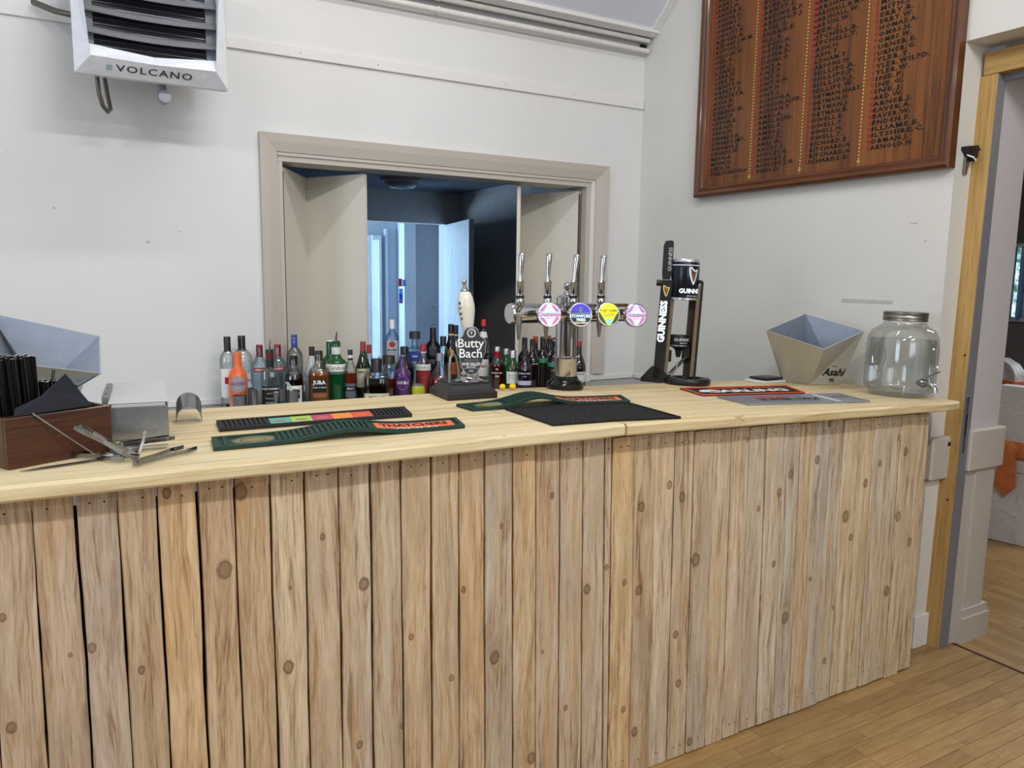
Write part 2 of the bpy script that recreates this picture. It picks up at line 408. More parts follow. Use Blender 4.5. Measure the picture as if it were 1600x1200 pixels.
struct('wall_back', wall_grid([-3.6, HX0, HX1, XW], [0, HZ0, HZ1, WH], [(1, 1)], YB, YB+0.16, 'Y'), M_WALL)
DY0, DY1, DZ = 0.70, 1.805, 2.397                      # door opening in the side wall
struct('wall_right', wall_grid([-4.2, DY0, DY1, 3.99], [0, DZ, WH], [(1, 0)], XW, XW+0.375, 'X'), M_WALLR)
struct('wall_left', wall_grid([-4.2, 0.4, 2.0, 3.9], [0, 1.1, 2.7, WH], [(1, 1)], -3.75, -3.6, 'X'), M_WALL)  # unseen wall; its window opening is added for the hall light
struct('wall_front', wall_grid([-3.75, -0.9, 2.1, XW], [0, 1.2, 2.8, WH], [(1, 1)], -4.35, -4.2, 'Y'), M_WALL)  # unseen wall behind the camera, window opening added for light
struct('added_dark_panel_front', MB().box(-3.6, XW-0.001, -4.2, -4.17, 0.0, 1.15, 0.004), plain('added_reflection_brown', (70, 46, 32), 0.5))  # unseen brown panel, added so the chrome has something dark to reflect
struct('added_dark_panel_left', MB().box(-3.6, -3.57, -4.16, 3.6, 0.0, 1.05, 0.004), plain('added_reflection_brown', (70, 46, 32)))  # second added panel, out of view, for dark bands in the chrome
# ceiling: sloping lining that springs just off the back wall, then flat
cm = MB(); prof = [(3.86, 2.93), (3.62, 2.93), (3.62, 2.870), (3.40, 3.066), (3.20, 3.235), (2.85, 3.50), (2.4, 3.72), (1.6, 3.95), (0.4, 4.1), (-4.35, 4.1), (-4.35, 4.3), (3.86, 4.3)]
cm.prism(prof, XW+3.75+0.02, 'YZ', -3.75); struct('ceiling', cm, M_CEIL, smooth=False)
# battens on the ceiling lining
b1 = MB(); b1.prism([(3.624, 2.862), (3.627, 2.905), (3.60, 2.905), (3.575, 2.895), (3.575, 2.875)], XW+3.6-0.002, 'YZ', -3.6); struct('trim_1', b1, M_TRIM)
b2 = MB(); b2.prism([(3.60, 2.865), (3.40, 3.045), (3.20, 3.215), (2.85, 3.48), (2.85, 3.50), (3.20, 3.236), (3.40, 3.068), (3.61, 2.88)], 0.045, 'YZ', XW-0.047); struct('trim_2', b2, M_TRIM)
# picture rail batten
pr = MB(); pr.box(-3.6, XW-0.003, YB-0.014, YB+0.001, 2.482, 2.530, 0.002)
rail = struct('trim_3', pr, M_TRIM)
for x in (0.95, 1.32, 2.02, 2.45, 2.88): obj('nail_head', MB().lathe([(0.0, -0.0155), (0.0025, -0.015), (0.0025, -0.0135)], 6, (x, YB, 2.505), axis='Y'), M_BLACKM, rail)
# ledge with skirting along the back worktop
sk = MB(); sk.box(-3.6, XW-0.012, YB-0.012, YB+0.001, 0.905, 0.935, 0.003); struct('trim_4', sk, M_TRIM)
sk = MB(); sk.box(XW-0.012, XW+0.001, 2.0, YB-0.012, 0.905, 0.935, 0.003); struct('trim_5', sk, M_TRIM)

# floor: strips parted one by one where the photograph shows them, joined elsewhere
fl = struct('floor', MB().box(-3.75, 3.13, -4.35, 3.9, -0.12, -0.012), M_FLOORBASE)
rest = MB(); strip_mesh = {}
rng = random.Random(3)
PITCH_F = 0.0583
def add_strip(x0, x1, y0, y1, along, parent, mb_rest, vis):
    g = 0.0007
    if vis:
        m = MB().box(x0+g, x1-g, y0+g, y1-g, -0.012, 0.0, 0.0008).mesh('floor_strip'); obj('floor_strip', m, M_FLOOR, parent)
    else: mb_rest.box(x0+g, x1-g, y0+g, y1-g, -0.012, 0.0)
j = 0; y = 1.646 + PITCH_F*6
while y > -4.3:
    x = -3.6 + rng.uniform(-0.4, 0); y0 = y-PITCH_F
    while x < 3.12:
        L = rng.choice([0.30, 0.42, 0.5, 0.6, 0.75]); x1 = min(x+L, 3.125)
        if 3.125-x1 < 0.12: x1 = 3.125
        vis = (x1 > 1.25 and x > 0.9 and y0 > 0.72 and y0 < 1.83) and not (y0 > 1.74 and x1 < 2.6)
        add_strip(max(x, -3.6), x1, y0, y, 'X', fl, rest, vis); x = x1
        if x >= 3.12: break
    y = y0
obj('floor_strips', rest, M_FLOOR, fl, kind='stuff')
fl2 = struct('floor_2', MB().box(3.13, 8.4, -1.2, 5.8, -0.12, -0.012), M_FLOORBASE)
fl2.name = 'floor_function_room'
M_FLOOR2 = M_FLOOR
rest2 = MB(); x = 3.137
while x < 8.3:
    y = -1.1 + rng.uniform(-0.4, 0)
    while y < 5.7:
        L = rng.choice([0.42, 0.5, 0.6, 0.75, 0.9]); y1 = min(y+L, 5.75)
        vis = x < 4.4 and y1 > 1.15 and y < 2.5
        if vis:
            # same strip mesh turned: grain along Y
            m = MB().box(-(y1-y)/2+0.0007, (y1-y)/2-0.0007, -PITCH_F/2+0.0007, PITCH_F/2-0.0007, -0.012, 0, 0.0008).mesh('floor_strip')
            o = obj('floor_strip', m, M_FLOOR, fl2); o.location = (x+PITCH_F/2, (y+y1)/2, 0); o.rotation_euler = (0, 0, PI/2)
        else: rest2.box(x+0.0007, x+PITCH_F-0.0007, y, y1-0.0007, -0.012, 0)
        y = y1
    x += PITCH_F
obj('floor_strips', rest2, M_FLOOR, fl2, kind='stuff')
struct('trim_6', MB().box(3.124, 3.136, DY0-0.02, 1.74, -0.01, 0.0015), plain('threshold_gap', (48, 32, 20), 0.9))

# ---- hatch lining and architrave
HX = (0.753, 2.697); AZ = 2.138
arch = MB()
def mitred(mb, w, d0, d1, xo0, xo1, zo0, zo1):
    """architrave run: left jamb, head, right jamb with mitres; outer rectangle xo0..xo1, up to zo1"""
    for a in ((lambda u, v: (xo0+u, v), 'L'), (lambda u, v: (xo1-u, v), 'R')):
        f, side = a
        mb.add([]); k = mb.add([(f(0, 0)[0], d0, zo0), (f(w, 0)[0], d1, zo0), (f(w, 0)[0], d1, zo1-w), (f(0, 0)[0], d0, zo1), (f(0, 0)[0], YB+0.001, zo0), (f(w, 0)[0], YB+0.001, zo0), (f(w, 0)[0], YB+0.001, zo1-w), (f(0, 0)[0], YB+0.001, zo1)])
        for q in ((0, 1, 2, 3), (4, 7, 6, 5), (0, 3, 7, 4), (1, 5, 6, 2), (0, 4, 5, 1), (2, 6, 7, 3)): mb.face([k+i for i in q])
    k = mb.add([(xo0, d0, zo1), (xo1, d0, zo1), (xo1-w, d1, zo1-w), (xo0+w, d1, zo1-w), (xo0, YB+0.001, zo1), (xo1, YB+0.001, zo1), (xo1-w, YB+0.001, zo1-w), (xo0+w, YB+0.001, zo1-w)])
    for q in ((0, 1, 2, 3), (4, 7, 6, 5), (0, 4, 5, 1), (3, 2, 6, 7), (0, 3, 7, 4), (1, 5, 6, 2)): mb.face([k+i for i in q])
hatch = struct('window_1', MB().box(HX0-0.001, HX1+0.001, YB-0.03, YB+0.165, HZ0-0.012, HZ0+0.004, 0.003), M_CREAM)
obj('architrave', (lambda m: (mitred(m, 0.034, YB-0.030, YB-0.024, HX[0], HX[1], HZ0, AZ), m)[1])(MB()), M_CREAM, hatch)
obj('architrave_inner', (lambda m: (mitred(m, 0.044, YB-0.024, YB-0.010, HX[0]+0.034, HX[1]-0.034, HZ0, AZ-0.034), m)[1])(MB()), M_CREAM, hatch)
ln = MB(); ln.box(HX0, HX0+0.022, YB-0.002, YB+0.162, HZ0, HZ1-0.030); obj('jamb_lining', ln, M_CREAM, hatch)
ln = MB(); ln.box(HX1-0.030, HX1, YB-0.002, YB+0.162, HZ0, HZ1-0.030); obj('jamb_lining', ln, M_CREAM, hatch)
ln = MB(); ln.box(HX0, HX1, YB-0.004, YB+0.162, HZ1-0.032, HZ1); obj('head_lining', ln, M_CREAM, hatch)
ln = MB(); ln.box(HX0, HX1, YB-0.012, YB-0.004, HZ1-0.008, HZ1+0.002, 0.001); obj('bead', ln, M_CREAM, hatch)

def shutter(name_label, pts, zb, zt, hinge_at):
    """bi-fold: pts three plan points"""
    t = thing('bifold_shutter', name_label, 'shutter', (pts[0][0], pts[0][1], zb))
    for i, (a, b) in enumerate(zip(pts, pts[1:])):
        a = Vector((*a, 0)); b = Vector((*b, 0)); d = (b-a).normalized(); n = Vector((-d.y, d.x, 0))*0.0095
        a2 = a + d*0.003; b2 = b - d*0.003; mb = MB()
        k = mb.add([a2-n, b2-n, b2+n, a2+n] + [q+Vector((0, 0, 1)) for q in (a2-n, b2-n, b2+n, a2+n)])
        mb.v = [(p[0], p[1], zb+0.002 if p[2] < 0.5 else zt) for p in mb.v]
        for q in ((0, 3, 2, 1), (4, 5, 6, 7), (0, 1, 5, 4), (1, 2, 6, 5), (2, 3, 7, 6), (3, 0, 4, 7)): mb.face([k+i for i in q])
        lf = absobj('shutter_leaf', mb, M_LEAF, t)
        if i == hinge_at:
            hm = MB(); hm.tube([(a.x, a.y-0.006, zb+0.05), (a.x, a.y-0.006, zt-0.02)], 0.007, 8); absobj('piano_hinge', hm, plain('dark_brass', (88, 78, 64), 0.4, 0.9), t)
    return t
shutter('cream bi-fold shutter folded back at the heater end of the hatch', [(0.866, 3.76), (1.070, 4.125), (1.280, 3.770)], HZ0+0.005, 2.000, 0)
shutter('cream bi-fold shutter folded back at the honours board end of the hatch', [(2.552, 3.76), (2.380, 4.150), (2.158, 3.775)], HZ0+0.005, 2.000, 0)

# ---- room behind the hatch and the blue lit corridor beyond it
RY = 6.40; RZ = 2.24
struct('wall_back_room_far', wall_grid([-1.2, 2.10, 2.95, 3.25], [0, 1.966, 2.6], [(1, 0)], RY, RY+0.12, 'Y'), M_DARKWALL)
struct('wall_back_room_right', MB().box(3.05, 3.2, YB+0.16, RY, 0, 2.6), M_DARKWALL)
struct('wall_back_room_left', MB().box(-1.35, -1.2, YB+0.16, RY+0.12, 0, 2.6), M_DARKWALL)
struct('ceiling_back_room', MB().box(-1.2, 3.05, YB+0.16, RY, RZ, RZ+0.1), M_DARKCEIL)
struct('floor_back_room', MB().box(-1.35, 3.9, YB+0.12, 9.4, -0.1, 0), plain('vinyl_floor', (90, 90, 96), 0.5))
M_COR = plain('corridor_paint', (196, 204, 214), 0.6)
M_COR2 = plain('corridor_wall_paint', (176, 182, 192), 0.6)
struct('door_2', MB().box(2.90, 2.95, RY-0.01, RY+0.13, 0, 1.966), plain('corridor_gloss', (190, 196, 206), 0.35))
dt = thing('interior_door', 'blue-lit interior door standing ajar in the dark room behind the hatch', 'door', (2.905, RY-0.02, 0))
dr = MB(); a = Vector((2.905, RY-0.02, 0)); b = Vector((2.750, 5.56, 0)); d = (b-a).normalized(); n = Vector((-d.y, d.x, 0))*0.02
k = dr.add([a-n, b-n, b+n, a+n] + [q+Vector((0, 0, 1.955)) for q in (a-n, b-n, b+n, a+n)])
for q in ((0, 3, 2, 1), (4, 5, 6, 7), (0, 1, 5, 4), (1, 2, 6, 5), (2, 3, 7, 6), (3, 0, 4, 7)): dr.face([k+i for i in q])
absobj('door_leaf', dr, wood('painted_ply_door', 'd6dde2', 'c0c8d0', 'Z', 0.5, 40, 0.05), dt)
hd = MB(); p = b+Vector((-0.03, 0.07, 1.0)); hd.tube([p, p+Vector((-0.05, 0, 0)), p+Vector((-0.06, 0.10, 0))], 0.009, 8); absobj('door_handle', hd, M_DSTEEL, dt)
# corridor shell
struct('wall_corridor_far', MB().box(1.0, 4.0, 8.0, 8.12, 0, 2.6), M_COR2)
struct('wall_corridor_right', MB().box(3.62, 3.74, RY+0.12, 8.0, 0, 2.6), M_DARKWALL)
struct('wall_corridor_left', MB().box(0.9, 1.0, RY+0.12, 8.0, 0, 2.6), M_COR)
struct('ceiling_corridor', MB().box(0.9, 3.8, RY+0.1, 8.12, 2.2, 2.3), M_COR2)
win = struct('window_2', MB().box(2.60, 2.752, 7.95, 8.0, 0.2, 1.93, 0.004), plain('upvc_white', (210, 216, 224), 0.4))
gw = NT('daylit_pane'); gw.bsdf(gw.mix(gw.noise(gw.comb(gw.sep(gw.coord())[0], 0, gw.sep(gw.coord())[2]), 4, 2), lin('a8ccff'), lin('e6f6ff')), 0.3, emit=(0.55, 0.80, 1.0, 1), estr=0.6)
obj('pane', MB().box(2.752, 2.826, 7.975, 7.985, 0.2, 1.88), gw.m, win)
obj('window_frame', MB().box(2.826, 2.860, 7.94, 8.0, 0.2, 1.93, 0.004), plain('upvc_white', (210, 216, 224)), win)
obj('window_frame', MB().box(2.752, 2.826, 7.94, 8.0, 1.88, 1.93, 0.004), plain('upvc_white', (210, 216, 224)), win)
struct('trim_7', MB().box(2.905, 2.935, 7.95, 8.0, 0, 2.0, 0.003), M_COR)
pil = struct('trim_8', MB().box(3.060, 3.195, 7.80, 8.0, 0, 2.2, 0.004), M_COR)
def on_pillar(nm, px0, px1, py0, py1, mat, lab=None, cat=None):
    a = on_y(px0, py1, 7.797); b = on_y(px1, py0, 7.797)
    o = obj(nm, MB().box(a.x, b.x, 7.786, 7.798, a.z, b.z, 0.002), mat)
    if cat: tag(o, lab, cat)
    return o
on_pillar('fire_call_point', 622.5, 627.5, 435.5, 447.5, plain('call_point_red', (150, 30, 60), 0.4), 'small red call point on the blue-lit pillar seen through the hatch', 'call point')
on_pillar('light_switch', 628.5, 634, 437, 447, plain('switch_blue', (96, 140, 200), 0.4), 'pale switch plate beside the red call point on the pillar', 'switch')
nt = on_pillar('notice', 623, 629, 451, 474, plain('notice_paper', (120, 160, 220), 0.6), 'small notice with blue and red panels below the red call point', 'notice')
a = on_y(623.6, 469, 7.785); b = on_y(628.4, 459, 7.785); obj('notice_panel', MB().box(a.x, b.x, 7.784, 7.786, a.z, b.z), plain('notice_blue', (40, 70, 190)), nt, label='blue printed panel')
a = on_y(623.6, 473.5, 7.785); b = on_y(628.4, 470, 7.785); obj('notice_panel', MB().box(a.x, b.x, 7.784, 7.786, a.z, b.z), plain('notice_red', (170, 40, 80)), nt, label='red printed panel')
pull = MB(); pa = on_y(680, 480, 7.9); pull.tube([pa+Vector((0, .08, 0)), pa, pa-Vector((0, 0, 0.2)), pa+Vector((0, .08, -0.2))], 0.008, 6)
tag(obj('pull_handle', pull, M_STEEL), 'slim pull handle on the dim far wall beyond the hatch', 'handle')
lmp = thing('dome_lamp', 'unlit round dome ceiling lamp in the dark room behind the hatch', 'lamp', (2.20, 5.65, RZ))
obj('lamp_base', MB().lathe([(0.15, 0.0), (0.155, -0.02), (0.15, -0.03)], 24), M_DARKWALL, lmp, True)
obj('diffuser', MB().lathe([(0.13, -0.03), (0.12, -0.055), (0.08, -0.078), (0.0, -0.085)], 24), plain('opal_dome', (170, 185, 210), 0.2), lmp, True)

# ---- door opening to the function room
jp = MB()      # softwood post leaning very slightly
def lean_box(mb, x0b, x1b, x0t, x1t, y0, y1, z0, z1):
    k = mb.add([(x0b, y0, z0), (x1b, y0, z0), (x1b, y1, z0), (x0b, y1, z0), (x0t, y0, z1), (x1t, y0, z1), (x1t, y1, z1), (x0t, y1, z1)])
    for q in ((0, 3, 2, 1), (4, 5, 6, 7), (0, 1, 5, 4), (1, 2, 6, 5), (2, 3, 7, 6), (3, 0, 4, 7)): mb.face([k+i for i in q])
    return mb
door = struct('door_1', lean_box(MB(), 3.020, 3.082, 3.058, 3.106, 1.738, 1.806, 0.0, 2.286), M_FRAMEW)
obj('frame_head', MB().box(3.052, 3.112, DY0+0.0, 1.792, 2.286, 2.368, 0.002), wood('new_softwood_head', 'b8965c', '9a7642', 'Y', 0.55, 60, 0.04, 0.3, 'a5824a'), door)
obj('frame_post', lean_box(MB(), 3.050, 3.10, 3.050, 3.10, DY0, DY0+0.068, 0, 2.286), M_FRAMEW, door)
M_GREYP = plain('grey_undercoat', (118, 118, 124), 0.5, bump=0.1)
obj('jamb_strip', lean_box(MB(), 3.022, 3.084, 3.060, 3.108, 1.7355, 1.7385, 0.0, 2.286), M_GREYP, door, label='grey painted inner face of the door post')
obj('door_stop', MB().box(3.095, 3.110, DY0+0.07, 1.735, 2.262, 2.286), M_GREYP, door)
kp = MB(); kp.box(3.048, 3.064, 1.7325, 1.7355, 0.83, 1.06, 0.001)
keep = obj('latch_keep', kp, plain('galvanised_keep', (122, 124, 128), 0.4, 0.8), door, label='long steel latch keep with a dark slot')
obj('keep_slot', MB().box(3.052, 3.060, 1.7318, 1.7326, 0.90, 0.985), M_BLACKM, keep)
for z in (1.045, 0.845): obj('screw', MB().lathe([(0.0, -0.001), (0.004, -0.0008), (0.004, 0)], 8, (3.056, 1.7325, z), axis='Y'), M_STEEL, keep)
for px, py, dark in ((1515, 160, 1), (1529, 233, 1), (1495, 555, 1), (1470, 780, 0)):
    p = on_x(px+14 if px < 1500 else px, py, 3.046); 
    if p.y < 1.80: obj('screw', MB().lathe([(0.0, -0.003), (0.004, -0.003), (0.004, 0)], 7, (3.02+0.017*p.z, min(1.79, p.y), p.z), axis='X'), M_BLACKM, door)
# far side of the reveal: painted lining, dado block, plank and skirting
rv = struct('trim_9', MB().box(3.108, 3.322, 1.752, 1.806, 0.0, DZ), plain('reveal_paint', (196, 192, 194), 0.6, var=0.015))
rv2 = struct('trim_10', MB().box(3.084, 3.322, 1.746, 1.752, 0.0, 0.74, 0.001), M_CREAM)
struct('trim_11', MB().box(3.088, 3.335, 1.722, 1.753, 0.748, 0.918, 0.006), M_CREAM)
struct('trim_12', MB().box(3.17, 3.300, 1.738, 1.748, 0.13, 0.748, 0.002), M_CREAM)
struct('trim_13', MB().prism([(3.15, 1.722), (3.345, 1.722), (3.345, 1.76), (3.15, 1.76)], 0.11, 'XY', 0.0).prism([(3.155, 1.730), (3.338, 1.730), (3.338, 1.76), (3.155, 1.76)], 0.035, 'XY', 0.11), M_CREAM)
# near reveal dado return and skirting
struct('trim_14', MB().box(XW-0.022, 3.048, 1.775, 1.84, 0.714, 0.890, 0.008), M_CREAM)
struct('trim_15', MB().box(XW-0.012, XW, 1.806, 2.4, 0.64, 0.714, 0.004), M_CREAM)
struct('baseboard_right', MB().box(XW-0.016, XW, 1.800, 3.7, 0.0, 0.14, 0.004), M_TRIM)
struct('baseboard_reveal', MB().box(XW-0.016, 3.022, 1.788, 1.806, 0.0, 0.14, 0.003), M_TRIM)
dk = obj('knock_hole', MB().box(3.018, 3.044, 1.7738, 1.776, 0.852, 0.868), M_BLACKM); tag(dk, 'small dark cut in the dado block beside the door post', 'recess')
# coat hook / door catch on the plaster reveal
hk = thing('door_catch', 'black plastic door catch with a metal tongue on the plaster reveal', 'catch', (3.012, 1.805, 2.0))
obj('catch_body', MB().prism([(-0.036, 0.018), (0.030, 0.026), (0.028, -0.014), (0.004, -0.036), (-0.012, -0.012), (-0.036, 0.006)], -0.03, 'XZ', 0.0), M_BLACK, hk)
obj('catch_tongue', MB().prism([(-0.016, -0.020), (0.010, -0.024), (-0.004, -0.085), (-0.018, -0.080)], -0.008, 'XZ', -0.004), M_DSTEEL, hk)
obj('catch_collar', MB().tube([(-0.020, -0.015, -0.012), (-0.008, -0.034, -0.022), (0.010, -0.034, -0.032), (0.024, -0.015, -0.030)], 0.003, 6), M_WHITE, hk)

# ---- function room shell
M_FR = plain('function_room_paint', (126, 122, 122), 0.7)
struct('wall_function_far', wall_grid([-1.2, 3.2, 5.1, 5.8], [0, 1.18, 1.86, 2.7], [(1, 1)], 8.0, 8.12, 'X'), M_FR)
struct('wall_function_back', MB().box(3.32, 8.12, 5.7, 5.82, 0, 2.7), M_FR)
struct('wall_function_front', MB().box(3.32, 8.12, -1.3, -1.2, 0, 2.7), M_FR)
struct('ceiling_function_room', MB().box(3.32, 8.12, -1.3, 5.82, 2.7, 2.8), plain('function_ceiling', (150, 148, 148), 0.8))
w3 = struct('window_3', MB().box(7.96, 8.12, 3.16, 5.14, 1.14, 1.18, 0.004), plain('sill_white', (200, 205, 215), 0.4))
for ya, yb in ((3.2, 3.25), (4.12, 4.18), (5.05, 5.1)): obj('window_frame', MB().box(8.03, 8.09, ya, yb, 1.18, 1.86), plain('dark_frame', (70, 72, 80), 0.5), w3)
gt = NT('garden_daylight'); nn = gt.noise(gt.coord(), 9, 4, 0.7); gt.bsdf((0, 0, 0, 1), 1.0, emit=gt.ramp(nn, [(0.40, lin('2f4a3c')), (0.52, lin('7ea0a0')), (0.62, lin('e6f4ff'))]), estr=2.6)
struct('backdrop_garden', MB().box(9.0, 9.02, 2.4, 6.2, 0.6, 2.4), gt.m)
bl = thing('vertical_blind', 'pale blue vertical slat blind over the function room window', 'blind', (7.94, 4.1, 1.86))
obj('head_rail', MB().box(-0.02, 0.03, -0.95, 1.0, 0.0, 0.03), M_WHITE, bl)
sm = MB().box(-0.001, 0.001, -0.042, 0.042, -0.70, 0.0).mesh('slat'); mt = plain('blind_fabric', (150, 176, 214), 0.6); sm.materials.append(mt)
for i in range(23):
    o = bpy.data.objects.new('slat', sm); COL.objects.link(o); o.parent = bl; o.location = (0, -0.93+i*0.085, 0); o.rotation_euler = (0, 0, -0.62)

# ================================================================== BAR
def zt(x): return 1.109 if x <= 1.283 else 1.109-0.029*(x-1.283)
TILT = math.atan(0.029)
GAPS = [(-0.257, 0.012), (-0.181, 0.010), (-0.104, 0.008), (-0.026, -0.002), (0.047, -0.001), (0.121, -0.002), (0.197, -0.002), (0.272, -0.002), (0.348, -0.004), (0.423, 0.001), (0.5, 0.002), (0.578, -0.001), (0.656, -0.005), (0.734, -0.005), (0.811, -0.007), (0.886, -0.012), (0.968, -0.016), (1.041, -0.018), (1.118, -0.018), (1.196, -0.023), (1.271, -0.027), (1.293, -0.020), (1.372, -0.021), (1.448, -0.020), (1.524, -0.019), (1.598, -0.021), (1.679, -0.024), (1.755, -0.027), (1.83, -0.029), (1.907, -0.030), (1.986, -0.031), (2.064, -0.032), (2.136, -0.032), (2.213, -0.029), (2.283, -0.032), (2.365, -0.026), (2.441, -0.024), (2.515, -0.022), (2.594, -0.023), (2.676, -0.022), (2.762, -0.014)]
KN = [(4, 965, 5), (18, 1137, 7), (110, 1024, 3), (144, 1012, 6), (260, 770, 6), (351, 891, 11), (376, 768, 10), (504, 839, 4), (569, 913, 8), (451, 1043, 8), (783, 822, 3), (725, 922, 4), (643, 996, 4), (772, 1027, 8), (562, 1164, 5), (454, 919, 2.5), (1002, 792, 6), (1047, 758, 5), (1066, 777, 6), (1086.5, 875, 8), (917.6, 921, 6), (998, 922, 6), (975, 910, 4), (991, 1143, 6), (830, 1184, 7), (1056, 992, 5), (1060, 1068, 5), (1077, 1159, 5), (863, 775, 4), (973.6, 1108, 4), (848, 1019, 3), (1235, 741, 5), (1277, 718, 5), (1353, 755, 5), (1374, 724, 4), (1406, 684, 4), (1415, 706, 5), (1403, 807, 6), (1422, 847, 5), (1386, 924, 6), (1303, 949, 3), (1289, 1033, 4), (1322, 807, 7), (1226, 965, 7), (1217, 769, 5), (1208, 881, 4), (1296, 662, 4), (1169, 687, 3), (1266, 905, 3), (630, 1135, 4), (1330, 840, 4)]
YF = 1.695
kn3 = []
for px, py, r in KN:
    p = on_y(px, py, YF); dist = (p-CAMP).dot(cf); kn3.append((p.x, p.z, r/FPX*dist*0.88))
TINTS = [(178, 152, 120)]*3 + [(172, 150, 124), (176, 150, 116), (196, 160, 112), (186, 156, 116), (178, 148, 108), (196, 172, 134), (184, 160, 126), (186, 166, 136), (178, 156, 124), (188, 158, 118), (186, 160, 122), (186, 156, 116), (178, 158, 128), (188, 160, 120), (182, 158, 126), (180, 158, 126), (184, 164, 134), (188, 166, 134), (196, 164, 116), (174, 148, 112), (196, 174, 142), (186, 162, 126), (178, 160, 132), (190, 168, 134), (192, 168, 134), (182, 164, 136), (190, 172, 142), (178, 164, 140), (186, 160, 122), (176, 164, 144), (184, 168, 142), (194, 172, 134), (196, 176, 134), (192, 174, 142), (190, 172, 138), (196, 174, 134), (196, 172, 134), (182, 158, 120)]
front = thing('bar_counter', 'bar front of upright reclaimed pine boards with gaps between them', 'bar counter', (1.28, YF, 0))
rb = random.Random(11)
nail = MB().lathe([(0.0, -0.0010), (0.0021, -0.0008), (0.0023, 0.0)], 6, axis='Y').mesh('nail'); nail.materials.append(plain('rusty_nail', (52, 38, 30), 0.6, 0.3))
for i, ((ga, ka), (gb, kb)) in enumerate(zip(GAPS, GAPS[1:])):
    xm = (ga+gb)/2; ztop = zt(xm)-0.033-0.012-rb.uniform(0, 0.004) if xm > 1.28 else zt(xm)-0.034
    z0 = rb.uniform(0.001, 0.010) if i > 20 else 0.004
    dy = rb.uniform(-0.0025, 0.0025); hw = rb.uniform(0.0012, 0.0034)*(1.05 if i < 20 else 0.8); hw2 = rb.uniform(0.0010, 0.0028)*(1.05 if i < 20 else 0.8)
    if i == 6: hw = 0.0045
    if i == 5: hw2 = 0.003
    n = 15; mb = MB(); rows = []; ph1, ph2 = rb.uniform(0, 9), rb.uniform(0, 9)
    for q in range(n+1):
        z = z0+(ztop-z0)*q/n
        xl = ga+ka*(z-0.55)+hw*(0.9+0.35*math.sin(z*9+ph1))+rb.uniform(-0.0008, 0.0008); xr = gb+kb*(z-0.55)-hw2*(0.9+0.35*math.sin(z*11+ph2))-rb.uniform(-0.0008, 0.0008)
        rows.append(mb.add([(xl, YF+0.019, z), (xl, YF+dy+0.0022, z), (xl+0.0022, YF+dy, z), (xr-0.0022, YF+dy, z), (xr, YF+dy+0.0022, z), (xr, YF+0.019, z)]))
    for A, B in zip(rows, rows[1:]):
        for q in range(6): j = (q+1) % 6; mb.face([A+q, A+j, B+j, B+q])
    mb.face([rows[0]+q for q in range(6)]); mb.face([rows[-1]+q for q in range(6)])
    bo = absobj('board', mb, M_BOARD, front); bo['seed'] = float(i)*1.37+0.31
    t3 = TINTS[i]; f = lambda v, o: min(1.25, (lin((v, v, v))[0]/o))
    bo.color = tuple(0.90*(lin(t3)[q]/lin((188, 164, 130))[q])**0.75 for q in range(3)) + (1,)
    mine = [(kx, kz, kr) for kx, kz, kr in kn3 if ga+ka*(kz-.55) < kx < gb+kb*(kz-.55)]
    if not mine and rb.random() < 0.6: mine = [(xm+rb.uniform(-0.02, 0.02), rb.uniform(0.15, 0.9), 0.006)]
    names = ('knot_a', 'knot_b', 'knot_c', 'knot_d')
    for q in range(4):
        kx, kz, kr = mine[q] if q < len(mine) else (9.0, 9.0, 0.001)
        bo[names[q]] = (kx-front.location.x, kz, kr)
    for zz in (ztop-0.030+rb.uniform(-0.006, 0.006), z0+0.035+rb.uniform(0, 0.02)):
        for sx in ((-0.012, 0.014) if i % 3 == 0 else (rb.uniform(-0.012, 0.012),)):
            no = bpy.data.objects.new('nail', nail); COL.objects.link(no); no.parent = bo
            no.location = (xm+sx+(ka+kb)/2*(zz-0.55)-front.location.x, dy-0.0001, zz)
M_SIDE = M_CARC
absobj('back_panel', MB().box(-0.18, 2.74, YF+0.045, YF+0.055, 0.02, 1.03), M_CARC, front)
for z in (0.10, 0.55, 0.97): absobj('cross_rail', MB().box(-0.18, 2.745, YF+0.0195, YF+0.045, z-0.02, z+0.02), M_CARC, front)
absobj('end_panel', MB().box(2.730, 2.748, YF+0.02, 2.33, 0.002, 1.02), wood('end_panel_pine', 'c3a67a', 'a3845a', 'Z', 0.7), front)
absobj('end_panel', MB().box(-0.20, -0.182, YF+0.02, 2.33, 0.002, 1.07), M_CARC, front)

